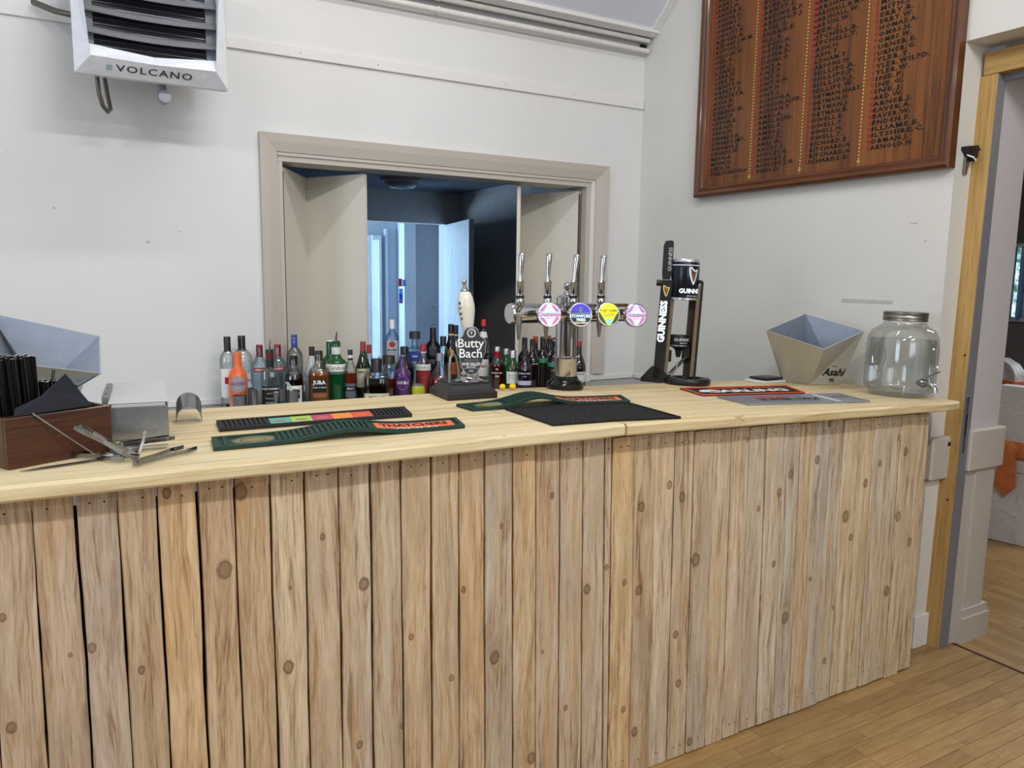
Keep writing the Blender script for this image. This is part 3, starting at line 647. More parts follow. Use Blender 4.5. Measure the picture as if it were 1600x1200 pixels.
top = thing('bar_worktop', 'pale pine plank bar top running wall to wall', 'worktop', (0, 1.64, 1.077))
rows_y = [(1.640, 1.919), (1.924, 2.137), (2.141, 2.372)]
def plank(x0, x1, y0, y1, tilt, seed, col, frontedge):
    n = max(6, int((x1-x0)/0.09)); mb = MB(); rows = []; rp = random.Random(int(seed*10))
    th = 0.032; c = 0.005 if frontedge else 0.0015; k1, k2 = rp.uniform(0, 6), rp.uniform(0, 6)
    for q in range(n+1):
        x = x0+(x1-x0)*q/n; w1 = (0.0025*math.sin(x*7+k1)+0.002*math.sin(x*17+k2)) if frontedge else 0
        zz = zt(x)
        ya, yb = y0+w1, y1
        if frontedge and x > 2.78: ya += (x-2.78)*0.18
        rows.append(mb.add([(x, ya+c*0.6, zz-th), (x, ya, zz-th+c), (x, ya+w1*0.5, zz-c*1.3), (x, ya+c*1.2, zz), (x, yb-0.0012, zz), (x, yb, zz-0.0012), (x, yb, zz-th)]))
    m = 7
    for A, B in zip(rows, rows[1:]):
        for q in range(m): j = (q+1) % m; mb.face([A+q, A+j, B+j, B+q])
    mb.face([rows[0]+q for q in range(m)]); mb.face([rows[-1]+q for q in range(m)])
    o = absobj('plank', mb, M_PINE, top); o['seed'] = seed; o.color = (*col, 1); return o
plank(-0.75, 1.281, *rows_y[0], False, 1.3, (1, 1, 1), True)
plank(1.286, 2.865, *rows_y[0], True, 4.1, (0.97, 0.95, 0.93), True)
plank(-0.75, 1.05, *rows_y[1], False, 2.6, (0.98, 0.97, 0.95), False)
plank(1.053, 2.90, *rows_y[1], True, 7.9, (0.96, 0.93, 0.90), False)
plank(-0.75, 1.60, *rows_y[2], False, 5.2, (1.0, 0.98, 0.96), False)
plank(1.603, 2.935, *rows_y[2], True, 9.4, (0.95, 0.92, 0.88), False)

# back worktop
bw = thing('back_worktop', 'grey laminate worktop against the back wall below the hatch', 'worktop', (0.9, 3.4, 0.0))
absobj('laminate_top', MB().box(-0.9, XW-0.013, 3.08, YB-0.013, 0.865, 0.900, 0.003), M_GREY, bw)
absobj('cabinet_carcass', MB().box(-0.9, XW-0.02, 3.14, YB-0.013, 0.10, 0.865), plain('cabinet_white', (150, 148, 145), 0.5), bw)
absobj('plinth', MB().box(-0.9, XW-0.02, 3.19, YB-0.02, 0.0, 0.10), M_BLACKM, bw)

# ================================================================== THINGS ON THE WALLS
# ---- pipes
M_BRK = M_PIPE
def pipe(name, label, y, z, r, x1):
    t = thing(name, label, 'pipe', (0, y, z), group=None)
    obj('pipe_run', MB().tube([(-3.55, 0, 0), (x1, 0, 0)], r, 12), M_PIPE, t, True)
    for x in (1.62, -0.9):
        c = MB(); c.tube([(x, 0.035, 0), (x, r+0.001, 0)], 0.006, 8)
        for k in range(1): c.lathe([(r+0.003, -0.006), (r+0.0045, 0), (r+0.003, 0.006)], 14, (x, 0, 0), axis='X')
        obj('pipe_clip', c, M_PIPE, t, True)
    return t
pipe('heating_pipe', 'upper white heating pipe under the ceiling batten', 3.650, 2.850, 0.0135, 2.93)
pipe('heating_pipe', 'lower white heating pipe under the ceiling batten', 3.655, 2.795, 0.0140, 2.93)
tag(obj('pipe_hole', MB().box(2.905, 2.944, 3.690, 3.7025, 2.805, 2.84), M_BLACKM), 'dark hole in the wall corner between the two pipes', 'hole')

# ---- unit heater
HW, HD = 0.26, 0.30
ht = thing('air_heater', 'white wall mounted warm air heater with grey louvres', 'heater', (0.295, 3.20, 2.20))
M_HW = plain('heater_white', (226, 229, 236), 0.35); M_HG = plain('heater_louvre_grey', (132, 134, 140), 0.5); M_HD = plain('heater_dark_core', (16, 18, 26), 0.5)
HH = 0.56
hb = MB()   # housing behind the fascia
hb.box(-HW+0.03, HW-0.03, 0.128, HD+0.02, 0.055, HH-0.03, 0.01); obj('housing', hb, M_HW, ht)
fz = 0.0
fas = MB()  # fascia ring: outer back rect -> outer front edge -> chin, sloped facets, inner rect
def ring(mb, R): return mb.add(R)
def six(x, xt, y, z, zm, zt_, ym=None): return [(-x, y, z), (0, y if ym is None else ym, zm), (x, y, z), (xt, y, zt_), (0, y, zt_), (-xt, y, zt_)]
rings_ = [six(HW-0.01, HW-0.01, 0.085, 0.004, 0.004, HH-0.004), six(HW, HW, 0.055, 0.004, 0.004, HH-0.004), six(HW-0.052, HW-0.020, -0.005, 0.056, 0.050, HH-0.06), six(HW-0.030, HW-0.030, 0.030, 0.104, 0.084, HH-0.104), six(HW-0.030, HW-0.030, 0.120, 0.104, 0.084, HH-0.104)]
ks = [fas.add(q) for q in rings_]
for A, B in zip(ks, ks[1:]):
    for q in range(6): j = (q+1) % 6; fas.face([A+q, A+j, B+j, B+q])
obj('fascia', fas, M_HW, ht)
cr_ = MB(); cr_.box(-HW+0.03, HW-0.03, 0.118, 0.125, 0.07, HH-0.09); obj('core', cr_, M_HD, ht)
for z in [0.12+0.019*i for i in range(18)]:
    obj('core_wire', MB().box(-0.19, 0.19, 0.112, 0.1155, z, z+0.0018), plain('core_fin', (120, 125, 140), 0.4, 0.8), ht)
for sx in (-1, 1): obj('side_cheek', MB().box(*sorted((sx*(HW-0.0305), sx*(HW-0.068))), 0.095, 0.118, 0.09, HH-0.09), M_HG, ht)
for k in range(5):
    z = 0.150+0.073*k; lv = MB(); rows = []
    for q in range(13):
        u = -1+2*q/12; x = u*(HW-0.031); bow = 0.016*(1-u*u); dep = 0.034
        rows.append(lv.add([(x, 0.055-0.02*(1-u*u), z-bow), (x, 0.052-0.02*(1-u*u), z+0.005-bow), (x, 0.085, z+0.030-bow*0.6), (x, 0.085, z+0.025-bow*0.6)]))
    for A, B in zip(rows, rows[1:]):
        for q in range(4): j = (q+1) % 4; lv.face([A+q, A+j, B+j, B+q])
    lv.face([rows[0]+q for q in range(4)]); lv.face([rows[-1]+q for q in range(4)])
    obj('louvre', lv, M_HG, ht)
# lettering on the lower sloped facet
pA, pB = Vector((0, 0.055, 0.004)), Vector((0, -0.005, 0.053)); up = (pB-pA).normalized(); nn_ = Vector((0, -up.z, up.y))
cen = pA+(pB-pA)*0.52
def chin(x, y, z): p = cen+up*y+Vector((x, 0, 0))+nn_*(z+0.0022); return p
lettering(ht, 'VOLCANO', 0.040, chin, plain('heater_lettering', (60, 62, 66), 0.5), spacing=1.18, bold=0.012, xs=1.18)
bd = MB().box(-0.018, 0.0, -0.011, 0.011, 0.0, 0.0005); bd.map(lambda x, y, z: chin(x-0.142, y+0.0, z)); obj('badge_square', bd, plain('badge_teal', (160, 186, 192), 0.4), ht)
# valve, hose, wall bracket
obj('drain_cap', MB().lathe([(0.022, -0.045), (0.022, -0.012), (0.019, -0.010), (0.019, 0.03)], 16, (0.04, 0.17, -0.030), axis='Y').lathe([(0.018, 0.06), (0.018, -0.03)], 14, (0.035, 0.185, 0.0)), plain('cap_grey', (150, 152, 162), 0.4), ht, True)
hs = MB(); hs.tube([(-0.185, 0.20, 0.03), (-0.182, 0.20, -0.03), (-0.170, 0.21, -0.075), (-0.155, 0.23, -0.090), (-0.143, 0.26, -0.075), (-0.150, 0.30, -0.01), (-0.155, 0.32, 0.05)], 0.008, 10); obj('flexible_hose', hs, plain('braided_hose', (112, 106, 98), 0.4, 0.7, bump=0.5, scale=300), ht, True)
hs = MB(); hs.tube([(-0.15, 0.32, 0.34), (-0.235, 0.33, 0.27), (-0.31, 0.36, 0.285), (-0.38, 0.45, 0.33)], 0.012, 10); obj('flexible_hose', hs, plain('braided_hose', (112, 106, 98)), ht, True)
obj('wall_bracket', MB().box(-0.16, 0.16, HD, 0.502, 0.16, 0.20, 0.003).box(-0.16, 0.16, HD, 0.502, 0.36, 0.40, 0.003), M_DSTEEL, ht)

# ---- honours board (glossy stained pine, black and red lettering)
BX = XW-0.004
hb_t = thing('honours_board', 'stained wooden honours board lettered with rows of names', 'board', (XW, 2.5, 2.55))
BY0, BY1, BZ0, BZ1 = 1.803, 3.200, 1.937, 3.30
M_HB = wood('honours_panel_wood', '7a4b24', '45291a', 'Z', 0.3, 22, 0.04, 0.8, '33201a', coat=0.12, usecolor=True, bumpv=0.1)
M_HF = wood('honours_frame_wood', '5f3820', '3d2314', 'Z', 0.3, 40, 0.06, 0.3, '352012', coat=0.2)
M_HFH = wood('honours_frame_wood_flat', '5f3820', '3d2314', 'Y', 0.3, 40, 0.06, 0.3, '352012', coat=0.2)
npan = 7; ys = [BY0+0.04+(BY1-BY0-0.08)*i/npan for i in range(npan+1)]
for i in range(npan):
    o = absobj('panel_plank', MB().box(XW-0.022, XW-0.001, ys[i]+0.0004, ys[i+1]-0.0004, BZ0+0.03, BZ1-0.03), M_HB, hb_t); o['seed'] = i*1.9+0.4; o.color = ((1.0, 1.0, 1.0, 1), (1.15, 1.12, 0.95, 1), (0.85, 0.8, 0.8, 1), (1.0, 0.95, 0.9, 1), (0.78, 0.74, 0.75, 1), (0.95, 0.92, 0.85, 1), (0.9, 0.85, 0.8, 1))[i]
def rail_prof(mb, a0, a1, b0, dirb, vert):
    """moulded frame member: runs a0..a1, outer edge b0, width towards dirb; vert along Z else along Y"""
    pr = [(0.0, 0.001), (0.0, 0.040), (0.012, 0.046), (0.024, 0.040), (0.030, 0.034), (0.040, 0.036), (0.048, 0.030), (0.052, 0.022)]
    P0 = [(b0+dirb*u, XW-h) for u, h in pr] + [(b0+dirb*0.052, XW-0.001)]
    def V(b, x, a): return (x, b, a) if vert else (x, a, b)
    w = 0.052; n = len(P0)
    k = mb.add([V(b, x, a0+(abs(b-b0))) for b, x in P0] + [V(b, x, a1-(abs(b-b0))) for b, x in P0])
    mb.face([k+i for i in range(n)]); mb.face([k+n+i for i in range(n)])
    for i in range(n): j = (i+1) % n; mb.face([k+i, k+j, k+n+j, k+n+i])
    return mb
for nm, args, mt in (('frame_side', (BZ0, BZ1, BY0, 1, True), M_HF), ('frame_side', (BZ0, BZ1, BY1, -1, True), M_HF), ('frame_rail', (BY0, BY1, BZ0, 1, False), M_HFH), ('frame_rail', (BY0, BY1, BZ1, -1, False), M_HFH)):
    absobj(nm, rail_prof(MB(), *args), mt, hb_t, seed=2.0)
C1 = 'AMPHLETT.S. BALL.A. BALL.H. BANKS.C. BANKS.H. BANNER.E. BANNER.H. BOWERS.F. BOWERS.G. BOWKETT.H. BRIDGES.A. BRIDGES.J.M.M. BRUTON.J. BULLOCK.W. BUSE.A. BUSK.L. CLARE.J. CLARK.H. CLARK.W. CORBETT.H. CORBETT.J. COVENTRY.R. DAVIS.G. DAVIS.W. DEVEREUX.W. DOBBS.F. DUTSON.E. DYSON.F. DYSON.W. EDWARDS.A. EDWARDS.JMT. EDWARDS.J. EDWARDS.W. EMSON.A. EMSON.H. ESSEX.H. FETHERSTONHAUGH.A'.split()
C2 = 'GRUBB.E. GRUBB.J. GRUBB.W. GRUBB.W.R. GARBITT.S. HARDING.R.F. HARDING.P.J. HAYES.G. HENDRIE.E. HILL.E. HODGES.H. HOOPER.A. HOOPER.D. HUGHES.O. HUNT.A. HUNT.F. HUNT.G. HUNT.G.H. HUNT.H. HUNT.J. JACKSON.A. JACKSON.ALFD. JACKSON.T. JAMES.A. JAMES.ALFD. JAMES.E. JAMES.J. JAMES.S. JAMES.W. JANCEY.S. JAUNCEY.G. JAUNCEY.J. JAUNCEY.J.H. JONES.D.'.split()
C3 = 'MANSELL.F. MANSELL.W. MARSHALL.A. MARSHALL.J. MARSHALL.R.M.M. MARSHALL.W. MARTIN.W. MEEK.J. MITCHELL.B. MITCHELL.T. NASH.H. NASH.T. OLDHAM.T. PARSONS.H PHILLIPS.A. PHILLIPS.F. PHILLIPS.J. PHILLIPS.W. PORTMAN.HARY. PORTMAN.H. PORTMAN.J. PORTMAN.R. POWELL.E. POWELL.F. POWELL.H. POWELL.T. PRICHARD.E PRITCHARD.A PRITCHARD.G RICHARDS.G.'.split()
C4 = 'SMITH.E. SMITH.F SMITH.P. TERRY.R. TERRY.W. THOMAS.A. TOMBS.H. TOMBS.W. TURNER.E. TURNER.G. TYLER.T. TYLER.WILFD. TYLER.W. VINE.F. VINE.G. VINE.J. WARD.W. WARNER.J. WEAVER.A. WEAVER.W. WENDEN.F. WILLIAMS.E. WILTSHIRE.C. WORMAN.J. YARNOLD.H.'.split()
XB = XW-0.0226-hb_t.location.x
M_INK = plain('black_board_lettering', (10, 8, 8), 0.6); M_INKR = plain('red_board_lettering', (140, 24, 30), 0.45)
for names, ystart, zlast, pitch in ((C1, 3.118, 2.046, 0.0252), (C2, 2.806, 2.028, 0.0252), (C3, 2.492, 2.036, 0.0254), (C4, 2.180, 2.056, 0.0250)):
    first = []; n = len(names)
    for i, s_ in enumerate(names):
        z = zlast+(n-1-i)*pitch
        if z > BZ1-0.1: continue
        f1 = lambda x, y, zz, z=z: (XB-0.0003, ystart-x-hb_t.location.y, z+y-hb_t.location.z)
        m1 = text_mesh(s_[0], 0.0250, f1, align='LEFT', bold=0.03, res=1, xs=1.12); first.append(m1)
        f2 = lambda x, y, zz, z=z: (XB-0.0003, ystart-0.021-x-hb_t.location.y, z+y-hb_t.location.z)
        nm_ = text_mesh(s_[1:], 0.0245, lambda x, y, zz: (x, y, zz), align='LEFT', bold=0.045, spacing=1.22, res=1)
        wx = max(v.co.x for v in nm_.vertices); kx_ = min(0.0212*(len(s_)-1), 0.252)/wx
        for v in nm_.vertices: v.co = Vector(f2(v.co.x*kx_, v.co.y, 0))
        lg = obj('name_lettering', nm_, M_INK, hb_t)
        obj('initial_lettering', m1, M_INKR, lg)
lettering(hb_t, 'D.S.O.B.C.', 0.015, lambda x, y, z: (XB-0.0003, 2.90-x-hb_t.location.y, 2.020+y-hb_t.location.z), M_INK, res=1)
for ys_ in (2.826, 2.520, 2.213):
    dm = MB(); z = 2.020
    while z < BZ1-0.07:
        dm.lathe([(0.0, -0.0006), (0.0032, -0.0005), (0.0036, 0.0)], 6, (XW-0.0222, ys_, z), axis='X'); z += 0.0148
    dm.v = [(x, y, z) for x, y, z in dm.v]
    absobj('dotted_rule', dm, M_GOLDP, hb_t, kind='stuff')
    absobj('gold_cross', MB().box(XW-0.0228, XW-0.0222, ys_-0.0015, ys_+0.0015, 1.998, 2.020).box(XW-0.0229, XW-0.0223, ys_-0.009, ys_+0.009, 2.008, 2.011), M_GOLDP, hb_t)

# scuffed repair patch on the side wall
pt = on_x(1315, 466, XW); pt2 = on_x(1395, 474, XW)
tag(obj('filler_patch', MB().box(XW-0.0012, XW+0.001, pt2.y, pt.y, 1.413, 1.428), plain('filler_grey', (188, 186, 182), 0.8)), 'thin grey filler streak on the side wall above the faceted bucket', 'patch')

chip = plain('bare_plaster_chip', (186, 182, 176), 0.8)
for px, py, w_, h_, wall, lab in ((1503, 87, 5, 4, 'x', 'white paint chip on the wall above the door reveal'), (1324, 243, 2, 1, 'x', 'tiny scuff on the side wall under the honours board'),
        (1428, 349, 9, 2, 'x', 'scratched scuff on the side wall near the reveal edge'), (1446, 377, 2, 3, 'x', 'small dark nick low beside the reveal edge'), (231, 378, 4, 2, 'y', 'small nick in the paint between the bucket and the hatch'), (281, 362, 5, 1, 'y', 'thin scratch in the paint between the heater shadow and the hatch frame'), (84, 325, 3, 3, 'y', 'pale scuff on the back wall below the heater')):
    mb = MB(); n = 7; rc_ = random.Random(px)
    P = []
    for q in range(n):
        aa = 2*PI*q/n; rr = rc_.uniform(0.5, 1.0); fx, fy = px+w_*rr*math.cos(aa), py+h_*rr*math.sin(aa)
        P.append(on_x(fx, fy, XW-0.0006) if wall == 'x' else on_y(fx, fy, YB-0.0006))
    k = mb.add(P + [p+(Vector((0.0005, 0, 0)) if wall == 'x' else Vector((0, 0.0005, 0))) for p in P]); mb.face(range(k, k+n)); mb.face(range(k+n, k+2*n))
    for q in range(n): mb.face([k+q, k+(q+1) % n, k+n+(q+1) % n, k+n+q])
    tag(obj('paint_chip', mb, chip), lab, 'paint chip', 'chips and scuffs in the wall paint')

# ================================================================== THINGS ON THE BAR
def lean(t):
    t.rotation_euler = (Matrix.Rotation(TILT, 3, 'Y') @ Matrix.Rotation(t.rotation_euler.z, 3, 'Z')).to_euler()
def quad_map(fl, fr, br, bl, z0=None):
    """(u along 0..1, v across 0..1, h) -> point lying on the worktop"""
    fl, fr, br, bl = [Vector((*q, 0)) for q in (fl, fr, br, bl)]
    def f(u, v, h):
        p = (fl*(1-u)+fr*u)*(1-v)+(bl*(1-u)+br*u)*v
        return Vector((p.x, p.y, zt(p.x)+0.0008+h))
    return f
def grid_slab(f, nu, nv, u0, u1, v0, v1, h0, h1, mb):
    rows = []
    for i in range(nu+1):
        u = u0+(u1-u0)*i/nu; a, b = h0(u), h1(u)
        rows.append(mb.add([f(u, v0, a), f(u, v1, a), f(u, v1, b), f(u, v0, b)]))
    for A, B in zip(rows, rows[1:]):
        for q in range(4): j = (q+1) % 4; mb.face([A+q, A+j, B+j, B+q])
    mb.face([rows[0]+q for q in range(4)]); mb.face([rows[-1]+q for q in range(4)])
def runner(label, quad, mat_base, rim, ribs=None, bulge=None, nrib=40, thick=0.006, rimw=0.012, rim_mat=None, across=True):
    f0 = quad_map(*quad); c = f0(0.5, 0.5, 0)
    t = thing('bar_mat', label, 'bar mat', (c.x, c.y, c.z-0.0006))
    L = (Vector(quad[1])-Vector(quad[0])).length; W = (Vector(quad[3])-Vector(quad[0])).length
    bg = bulge or (lambda u: 0.0)
    ru, rv = rimw/L, rimw/W
    mb = MB(); [grid_slab(f0, 40 if bulge else 12, 1, 0, 1, vv/4, vv/4+0.25, lambda u: bg(u), lambda u: bg(u)+thick*0.55, mb) for vv in range(4)] if not bulge else grid_slab(f0, 40, 1, 0, 1, 0, 1, lambda u: bg(u), lambda u: bg(u)+thick*0.55, mb); absobj('mat_base', mb, mat_base, t)
    rm = MB()
    nv_ = 1 if bulge else 8; vv_ = [rv+(1-2*rv)*q/nv_ for q in range(nv_+1)]
    for (a, b, c0, d) in [(0, 1, 0, rv), (0, 1, 1-rv, 1)]+[(0, ru, p, q) for p, q in zip(vv_, vv_[1:])]+[(1-ru, 1, p, q) for p, q in zip(vv_, vv_[1:])]:
        grid_slab(f0, 40 if b-a > 0.5 else 2, 1, a, b, c0, d, lambda u: bg(u)+thick*0.5, lambda u: bg(u)+thick, rm)
    absobj('raised_rim', rm, rim_mat or mat_base, t)
    if ribs:
        rb_ = MB()
        for (ua, ub) in ribs:
            n = int(nrib*(ub-ua))
            for i in range(n):
                u = ua+(ub-ua)*(i+0.2)/n; du = (ub-ua)/n*0.5
                grid_slab(f0, 1, 1, u, u+du, rv*1.3, 1-rv*1.3, lambda q: bg(q)+thick*0.5, lambda q: bg(q)+thick*1.05, rb_)
        absobj('ribs', rb_, mat_base, t, kind='stuff')
    return t, f0, bg, L, W
def mat_panel(t, f0, bg, u0, u1, v0, v1, mat, name='printed_panel', h=0.0058, n=6, **pr):
    mb = MB(); grid_slab(f0, n, 1, u0, u1, v0, v1, lambda u: bg(u)+0.003, lambda u: bg(u)+h, mb); return absobj(name, mb, mat, t, **pr)
def mat_text(t, f0, bg, L, W, u, v, txt, size, mat, **kw):
    h = kw.pop('h', 0.0064); inv = Matrix.LocRotScale(t.location, t.rotation_euler, None).inverted()
    return lettering(t, txt, size, lambda x, y, z: inv @ f0(u+x/L, v+y/W, bg(u+x/L)+h), mat, **kw)

M_GREENR = plain('dark_green_rubber', (18, 54, 44), 0.6, var=0.1)
M_ORANGEP = plain('orange_print', (226, 112, 70), 0.6)
M_BRONZE = plain('bronze_print', (128, 122, 88), 0.6, var=0.25, scale=120)
# black runner with coloured panels
t, f0, bg, L, W = runner('black ribbed bar runner with five bright coloured panels in its middle', ((0.290, 1.992), (0.800, 1.985), (0.826, 2.112), (0.300, 2.112)), M_RUBBER, 0, [(0.03, 0.24), (0.80, 0.98)], nrib=46, thick=0.009)
for i, (c, w_) in enumerate((((98, 168, 152), 'T'), ((170, 196, 92), 'B'), ((188, 70, 108), 'P'), ((232, 142, 60), 'S'), ((218, 88, 62), 'R'))):
    a = 0.25+i*0.108; p_ = mat_panel(t, f0, bg, a, a+0.107, 0.16, 0.88, plain('runner_panel_%s' % w_.lower(), c, 0.6), label=('teal', 'lime green', 'pink', 'orange', 'red orange')[i]+' printed panel')
    mat_text(t, f0, bg, L, W, a+0.053, 0.5, '~', 0.05, plain('runner_mark_%s' % w_.lower(), ((206, 84, 60), (64, 96, 150), (226, 190, 90), (236, 190, 90), (238, 168, 60))[i], 0.6), bold=0.02)
# long green runner with a rise in the middle
def bump_at(c, w_, h): return lambda u: h*math.exp(-((u-c)/w_)**2)
def green_runner(label, quad, bulge, ribr, nrib, panel, oval):
    t, f0, bg, L, W = runner(label, quad, M_GREENR, 0, ribr, bulge, nrib, thick=0.009)
    mat_panel(t, f0, bg, panel[0], panel[1], 0.16, 0.86, M_ORANGEP, n=12, label='orange printed name panel')
    um = (panel[0]+panel[1])/2
    mat_text(t, f0, bg, L, W, um, 0.58, 'THATCHERS', 0.052, M_BLACKP, bold=0.03, xs=(panel[1]-panel[0])*L/0.31*0.92)
    mat_text(t, f0, bg, L, W, um, 0.23, 'GOLD', 0.026, M_WHITE, bold=0.03, xs=1.6)
    u0, v0, ru, rv = oval; mb = MB(); n = 28
    k = mb.add([f0(u0+ru*math.cos(2*PI*q/n), v0+rv*math.sin(2*PI*q/n), bg(u0)+0.003) for q in range(n)]+[f0(u0+ru*math.cos(2*PI*q/n), v0+rv*math.sin(2*PI*q/n), bg(u0+ru*math.cos(2*PI*q/n))+0.0062) for q in range(n)])
    mb.face([k+n+q for q in range(n)]); 
    for q in range(n): j = (q+1) % n; mb.face([k+q, k+j, k+n+j, k+n+q])
    absobj('oval_emblem', mb, M_BRONZE, t, label='bronze coloured oval emblem')
    for rr in (0.93, 0.62):
        r_ = MB(); r_.tube([f0(u0+ru*rr*math.cos(2*PI*q/n), v0+rv*rr*math.sin(2*PI*q/n), bg(u0)+0.0064) for q in range(n+1)], 0.0008, 4); absobj('emblem_ring', r_, plain('emblem_line', (64, 64, 44), 0.6), t)
    return t
green_runner('long dark green bar runner lying along the front edge, raised in its middle', ((0.245, 1.776), (0.862, 1.774), (0.888, 1.884), (0.257, 1.897)), bump_at(0.50, 0.16, 0.016), [(0.03, 0.06), (0.225, 0.60)], 50, (0.62, 0.965), (0.145, 0.5, 0.078, 0.36))
green_runner('dark green bar runner with a humped middle behind the big black mat', ((0.992, 1.993), (1.543, 1.952), (1.600, 2.078), (0.985, 2.088)), bump_at(0.40, 0.15, 0.024), [(0.03, 0.05), (0.22, 0.53)], 62, (0.55, 0.965), (0.135, 0.5, 0.075, 0.36))
# big black mat of small nubs
q4 = ((1.085, 1.697), (1.498, 1.660), (1.525, 1.938), (1.092, 1.975))
_qm = quad_map
def quad_map(*q):
    g = _qm(*q); return lambda u, v, h: g(u, v, h)
t, f0, bg, L, W = runner('large black rubber drip mat with tiny nubs beside the plank joint', q4, M_BLACKM, 0, None, None, thick=0.007, rimw=0.008)
quad_map = _qm
pg = MB(); NU, NV = 62, 46
for i in range(NU):
    for j in range(NV):
        u = 0.03+0.94*(i+0.5*(j % 2))/NU; v = 0.03+0.94*j/NV; du, dv = 0.0075, 0.009
        k = pg.add([f0(u, v, 0.0035), f0(u+du, v, 0.0035), f0(u+du, v+dv, 0.0035), f0(u, v+dv, 0.0035), f0(u+du/2, v+dv/2, 0.0066)])
        for q in range(4): pg.face([k+q, k+(q+1) % 4, k+4])
absobj('nubs', pg, M_RUBBER, t, kind='stuff')
# red edged mat and grey mat
M_ORED = plain('orange_red_rim', (206, 74, 50), 0.55)
t, f0, bg, L, W = runner('black bar runner with an orange red rim and white lettering', ((1.919, 2.019), (2.396, 1.973), (2.503, 2.158), (1.973, 2.200)), M_BLACKM, 0, None, None, rimw=0.011, rim_mat=M_ORED)
mat_text(t, f0, bg, L, W, 0.50, 0.74, 'South Wales', 0.045, M_ORED, bold=0.02, xs=1.25)
mat_text(t, f0, bg, L, W, 0.50, 0.36, 'CARLING', 0.078, M_WHITE, bold=0.04, xs=1.15)
for u, v, r, m_ in ((0.17, 0.5, 0.030, M_WHITE), (0.19, 0.40, 0.020, M_ORANGEP), (0.84, 0.60, 0.026, plain('mat_green_print', (92, 104, 74), 0.6, var=0.4, scale=90))):
    mb = MB(); n = 16
    k = mb.add([f0(u+r/L*1.5*math.cos(2*PI*q/n), v+r/W*math.sin(2*PI*q/n), 0.0034) for q in range(n)]+[f0(u+r/L*1.5*math.cos(2*PI*q/n), v+r/W*math.sin(2*PI*q/n), 0.0050+(0.0006 if r < 0.025 else 0)) for q in range(n)])
    mb.face([k+n+q for q in range(n)])
    for q in range(n): j = (q+1) % n; mb.face([k+q, k+j, k+n+j, k+n+q])
    absobj('printed_shape', mb, m_, t)
M_GREYR = plain('grey_rubber', (132, 134, 140), 0.6)
t, f0, bg, L, W = runner('grey bar runner at the front edge near the glass drinks jar', ((1.918, 1.800), (2.448, 1.732), (2.518, 1.919), (1.947, 1.977)), M_GREYR, 0, [(0.02, 0.62)], None, nrib=70, rimw=0.006)
mat_panel(t, f0, bg, 0.75, 0.765, 0.05, 0.95, M_WHITE, 'printed_line')
mat_text(t, f0, bg, L, W, 0.33, 0.66, 'ASAHI', 0.055, M_RED, bold=0.05, xs=0.9, h=0.0066)
mat_text(t, f0, bg, L, W, 0.43, 0.40, 'SUPER DRY', 0.052, M_BLACKP, bold=0.05, xs=1.0, h=0.0066)
mat_text(t, f0, bg, L, W, 0.90, 0.6, 'Asahi', 0.035, plain('mat_maroon', (120, 60, 90), 0.6), h=0.0066)

# ---- wooden caddy with straws and napkins
A = Vector((-0.138, 1.775)); B = Vector((0.050, 1.877)); d = (B-A).normalized(); nrm2 = Vector((-d.y, d.x)); ang = math.atan2(d.y, d.x)
LB = (B-A).length; DB = 0.155
wb = thing('wooden_caddy', 'dark brown wooden bar caddy holding black straws and napkins', 'caddy', (A.x, A.y, 1.110), ang)
M_DKW = wood('dark_caddy_wood', '4c2c1b', '2b180f', 'X', 0.4, 60, 0.05, 0.5, '2c160c', coat=0.15)
M_DKWE = wood('dark_caddy_wood_end', '4c2c1b', '2b180f', 'Y', 0.4, 40, 0.05, 0.5, '2c160c', coat=0.15)
HB = 0.102
obj('front_panel', MB().box(0, LB, 0, 0.010, 0, HB, 0.0012), M_DKW, wb)
obj('back_panel', MB().box(0, LB, DB-0.01, DB, 0, HB, 0.0012), M_DKW, wb)
obj('end_panel', MB().box(0.0, 0.010, 0.0102, DB-0.0102, 0, HB, 0.0012), M_DKWE, wb)
obj('end_panel', MB().box(LB-0.010, LB, 0.0102, DB-0.0102, 0, HB, 0.0012), M_DKWE, wb)
obj('base_panel', MB().box(0.0102, LB-0.0102, 0.0102, DB-0.0102, 0, 0.008), M_DKW, wb)
obj('divider', MB().box(0.0102, LB-0.0102, 0.080, 0.086, 0.008, HB-0.01), M_DKW, wb)
Rw = Matrix.LocRotScale(wb.location, wb.rotation_euler, None)
M_STRAW = plain('black_straw', (13, 13, 15), 0.3); M_STRAWE = plain('pale_straw_end', (200, 198, 190), 0.6)
sr = random.Random(5)
sm = MB().tube([(0, 0, 0), (0, 0, 1)], 0.0032, 6).mesh('straw', True); sm.materials.append(M_STRAW)
rim = MB().lathe([(0.0021, 0), (0.0034, 0), (0.0034, 0.008), (0.0021, 0.008)], 6).mesh('straw_end'); rim.materials.append(M_STRAWE)
NS = 0
def straw(base, tip, label, group):
    a, b = Rw @ Vector(base), Rw @ Vector(tip); dd = b-a
    o = bpy.data.objects.new('straw', sm); COL.objects.link(o); o.location = a
    o.rotation_euler = dd.to_track_quat('Z', 'Y').to_euler(); o.scale = (1, 1, dd.length)
    o['label'] = label; o['category'] = 'straw'; o['group'] = group
    e = bpy.data.objects.new('straw_end', rim); COL.objects.link(e); e.parent = o; e.location = (0, 0, 1.0); e.scale = (1, 1, 0.06/dd.length*0.16)
g1 = 'tall black straws leaning in the wooden caddy'; l1 = 'tall black paper straw leaning in the thick bundle in the wooden caddy'
